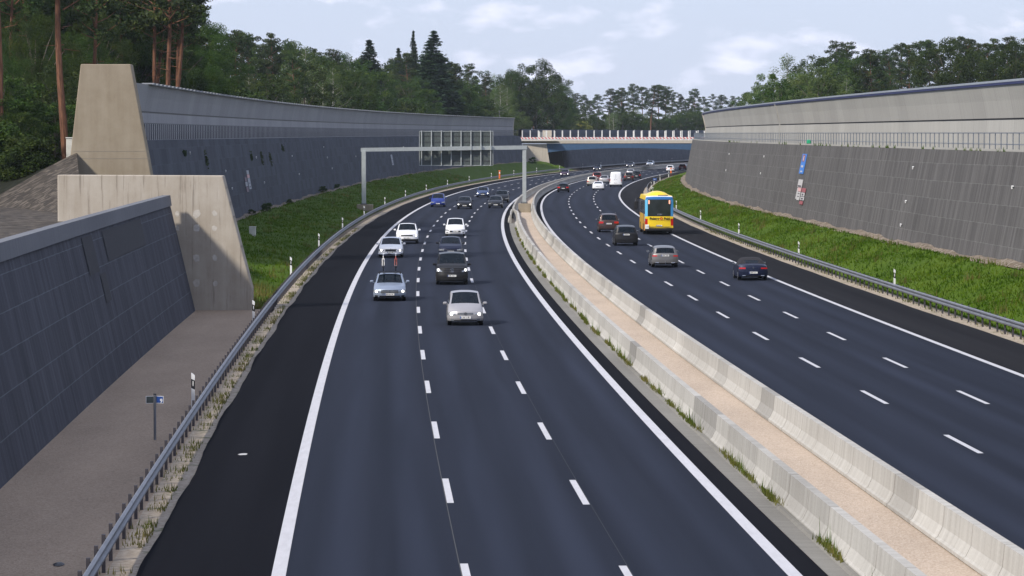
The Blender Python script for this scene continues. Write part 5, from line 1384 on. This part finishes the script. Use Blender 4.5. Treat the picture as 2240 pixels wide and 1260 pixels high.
# right-hand trees
px = 1625
while px < 2420:
    e = env(px); low = px < 1790
    kind = rnd.choice(['broad_y', 'birch', 'broad_y', 'broad']) if low else ('pine' if rnd.random() < .85 else 'oak')
    nat = rnd.uniform(11, 14) if low else rnd.uniform(17, 21)
    Z = (7.6 + nat - CAMH) * 7480 / (291 - e)
    put(kind, px, e + rnd.uniform(0, 8), Z, 7.6, WR_, GR__, left=False, wide=rnd.uniform(.9, 1.15))
    px += rnd.uniform(17, 24)
px = 1632
while px < 2420:
    e = max(env(px) + (62 if px < 1860 else 88), 158); put(rnd.choice(['broad', 'broad_y', 'birch', 'bush', 'oak'] if px < 1900 else ['broad', 'pine', 'oak', 'broad']), px, e + rnd.uniform(0, 40) * (.6 if px > 2000 else 1), rnd.uniform(560, 760), 7.6, WR_, GR__, left=False, wide=1.25, hmin=2.5)
    px += rnd.uniform(20, 30)
for px, yt, Z in ((-40, 60, 262), (30, 120, 268), (80, 20, 282), (110, 150, 262), (170, 60, 300), (215, 30, 310), (245, 120, 290), (290, 70, 345), (320, 110, 352), (350, 60, 372), (395, 90, 372), (430, 110, 380), (20, -10, 300), (140, -30, 330)):
    put('oak_fine', px, yt, Z, 7, 'filling the left forest between the pines', 'leafy trees between the left pines', wide=.75)
# continuous dark wood far behind: too dense to count
g = np.random.default_rng(99)
cl = []
for s in np.arange(250, 1560, 5.0):
    p = PT(s, -g.uniform(85, 110)); pxx = 1120 + 7480 * p.x / p.y; lim = CAMH + (291 - env(pxx)) * p.y / 7480 - 7
    hh = min(17, lim * .8) if pxx < 1250 else min(5, lim * .4)
    if pxx > 1660: break
    for z in np.arange(1.5, max(3, hh), 2.6): cl.append(((p.x + g.normal() * 2, p.y + g.normal() * 3, 7 + z), (3.6, 3.6, 2.2)))
me = leaf_mesh('wood_leaves', cl, 30, .55, g, ML_OAK); o = bpy.data.objects.new('background_wood', me); COL.objects.link(o); prop(o, 'dense dark wood closing the view behind the counted trees', 'forest', kind='stuff')
print('trees', ntree)

# ------------------------------------------------------------------ grass, weeds
def blades(name, pts, mat, label, hmin, hmax, wd, lean=.5, seed=3):
    g = np.random.default_rng(seed); n = len(pts); P_ = np.array(pts); h = g.uniform(hmin, hmax, n); a = g.uniform(0, 6.283, n)
    d = np.stack([np.cos(a), np.sin(a), np.zeros(n)], 1); b = np.stack([-np.sin(a), np.cos(a), np.zeros(n)], 1)
    tip = P_ + np.array([0, 0, 1]) * h[:, None] + b * (h * g.uniform(-lean, lean, n))[:, None]
    V = np.stack([P_ - d * wd, P_ + d * wd, tip], 1).reshape(-1, 3)
    me = bpy.data.meshes.new(name); me.vertices.add(n * 3); me.vertices.foreach_set('co', V.astype(np.float32).ravel()); me.loops.add(n * 3)
    me.loops.foreach_set('vertex_index', np.arange(n * 3, dtype=np.int32)); me.polygons.add(n); me.polygons.foreach_set('loop_start', np.arange(0, n * 3, 3, dtype=np.int32))
    me.materials.append(mat); me.update(calc_edges=True)
    o = bpy.data.objects.new(name, me); COL.objects.link(o); prop(o, label, 'grass', kind='stuff'); return o
g = np.random.default_rng(5); pts = []; dry = []
fl = strip(lambda s: -11.35, lambda s: -.02, lambda s: -19.7, lambda s: LB(s) - .08, 14, .1)
fr_ = strip(lambda s: R1(s) + 11.9, lambda s: -.02, lambda s: WR(s) - .75, lambda s: RB(s) - .12, 12, .15)
def on(f, s, q, n):
    pr = f(s); i = min(n - 1, int(q * n)); a, b = pr[i], pr[i + 1]; w_ = q * n - i; return PT(s, a[0] + (b[0] - a[0]) * w_, a[1] + (b[1] - a[1]) * w_)
for f, n, s0, s1, cnt in ((fl, 14, 180, 640, 34000), (fr_, 12, 130, 640, 44000)):
    cs = g.uniform(0, 1, (cnt // 40, 2)); 
    for c in cs:
        s = s0 + (s1 - s0) * c[0] ** 1.25; dr = f is fl and ((s < 200 and c[1] < .45) or g.random() < .03) or (f is fr_ and g.random() < .05)
        for k in range(40):
            q = min(.995, max(.005, c[1] + g.normal() * .16)); ss = max(s0, s + g.normal() * 2.2)
            (dry if dr else pts).append(on(f, ss, q, n))
blades('embankment_grass', pts, M_BLADE, 'rough green grass and herbs covering both banks', .07, .24, .045, 1.1)
for f, n, s0, s1 in ((fl, 14, 182, 640), (fr_, 12, 130, 640)):
    for k in range(70):
        s = s0 + (s1 - s0) * g.random() ** 1.2; q = g.uniform(.03, .97)
        for j in range(26): dry.append(on(f, max(s0, s + g.normal() * .5), min(.99, max(.01, q + g.normal() * .03)), n))
blades('dry_grass', dry, M_DRY, 'yellowed tall grass tufts on the banks', .15, .5, .03, seed=8)
wd_ = []; wdt = []
for k in range(330):      # along the foot of the near median barrier
    s = g.uniform(60, 330); o = g.uniform(4.66, 4.78); m = math.sin(s * .23) + math.sin(s * .61)
    if m < -.75: continue
    for j in range(34): wd_.append(PT(s + g.normal() * .6, o + g.normal() * .035, .04))
    if g.random() < .35:
        for j in range(5): wdt.append(PT(s + g.normal() * .2, o, .04))
for k in range(230):      # along both verges
    s = g.uniform(60, 330); 
    for j in range(16): wd_.append(PT(s + g.normal() * .22, -10.35 - abs(g.normal()) * .25, -.02))
    if k % 2: 
        s = g.uniform(120, 330)
        for j in range(14): wd_.append(PT(s + g.normal() * .3, R1(s) + 11.45 + g.normal() * .18, -.02))
blades('weeds', wd_, M_DRY, 'low weeds in the joints along the barrier and verges', .05, .22, .016, .7, 12)
blades('weeds', wdt, M_BLADE, 'thin tall weed stalks against the median barrier', .28, .62, .010, .25, 13)
# green shrubs at the foot of the walls on the left bank and railing weeds
for (s, o, z, h) in ((335, -19.6, 1.55, 1.0), (318, -19.9, 1.6, .7), (430, -19.9, 1.8, .9), (455, -19.9, 1.9, .7), (812, -17.5, 2.1, 1.6), (372, -19.8, 1.6, .6)):
    p = PT(s, o); tree('bush', p.x, p.y, z - .15, h, 'at the foot of the left retaining wall', 'bushes at the wall foot', wide=1.5)
pts = []
for k in range(60):
    s = g.uniform(130, 420)
    for j in range(10): pts.append(PT(s + g.normal() * .25, WR(s) + 1.33, 8.1))
blades('wall_top_weeds', pts, M_BLADE, 'weeds growing along the top edge of the right wall', .08, .35, .03, .6, 21)
# litter and small marks on the path and shoulder
for (s, o, nm, lab, mt) in ((73.3, -12.0, 'litter', 'dark crumpled rag on the service path', M_BLACK), (98.0, -9.0, 'manhole_mark', 'pale oval mark on the dark left shoulder', M_WH2)):
    B = MB(); n = 9; V = [Vector((.13 * math.cos(2 * math.pi * i / n) * (1 + .3 * rnd.uniform(-1, 1)), .30 * math.sin(2 * math.pi * i / n) * (1 + .2 * rnd.uniform(-1, 1)), .012)) for i in range(n)] 
    V += [Vector((v.x * .5, v.y * .5, .05 if nm == 'litter' else .014)) for v in V]
    B.add(V, [(i, (i + 1) % n, n + (i + 1) % n, n + i) for i in range(n)] + [tuple(range(n, 2 * n))]); o_ = B.build(nm, mt); o_.location = PT(s, o, 0 if nm != 'litter' else -.03); prop(o_, lab, 'litter' if nm == 'litter' else 'road mark')

# ------------------------------------------------------------------ haze
B = MB(); B.box((0, 1300, 44), (4200, 3600, 94))
hm = bpy.data.materials.new('haze'); hm.use_nodes = True; ht = hm.node_tree; ht.nodes.clear()
ho = ht.nodes.new('ShaderNodeOutputMaterial'); hv = ht.nodes.new('ShaderNodeVolumePrincipled')
hv.inputs['Color'].default_value = (.82, .90, 1, 1); hv.inputs['Density'].default_value = .00006; hv.inputs['Anisotropy'].default_value = .3
ht.links.new(hv.outputs[0], ho.inputs['Volume'])
o = B.build('haze', hm); prop(o, kind='stuff')
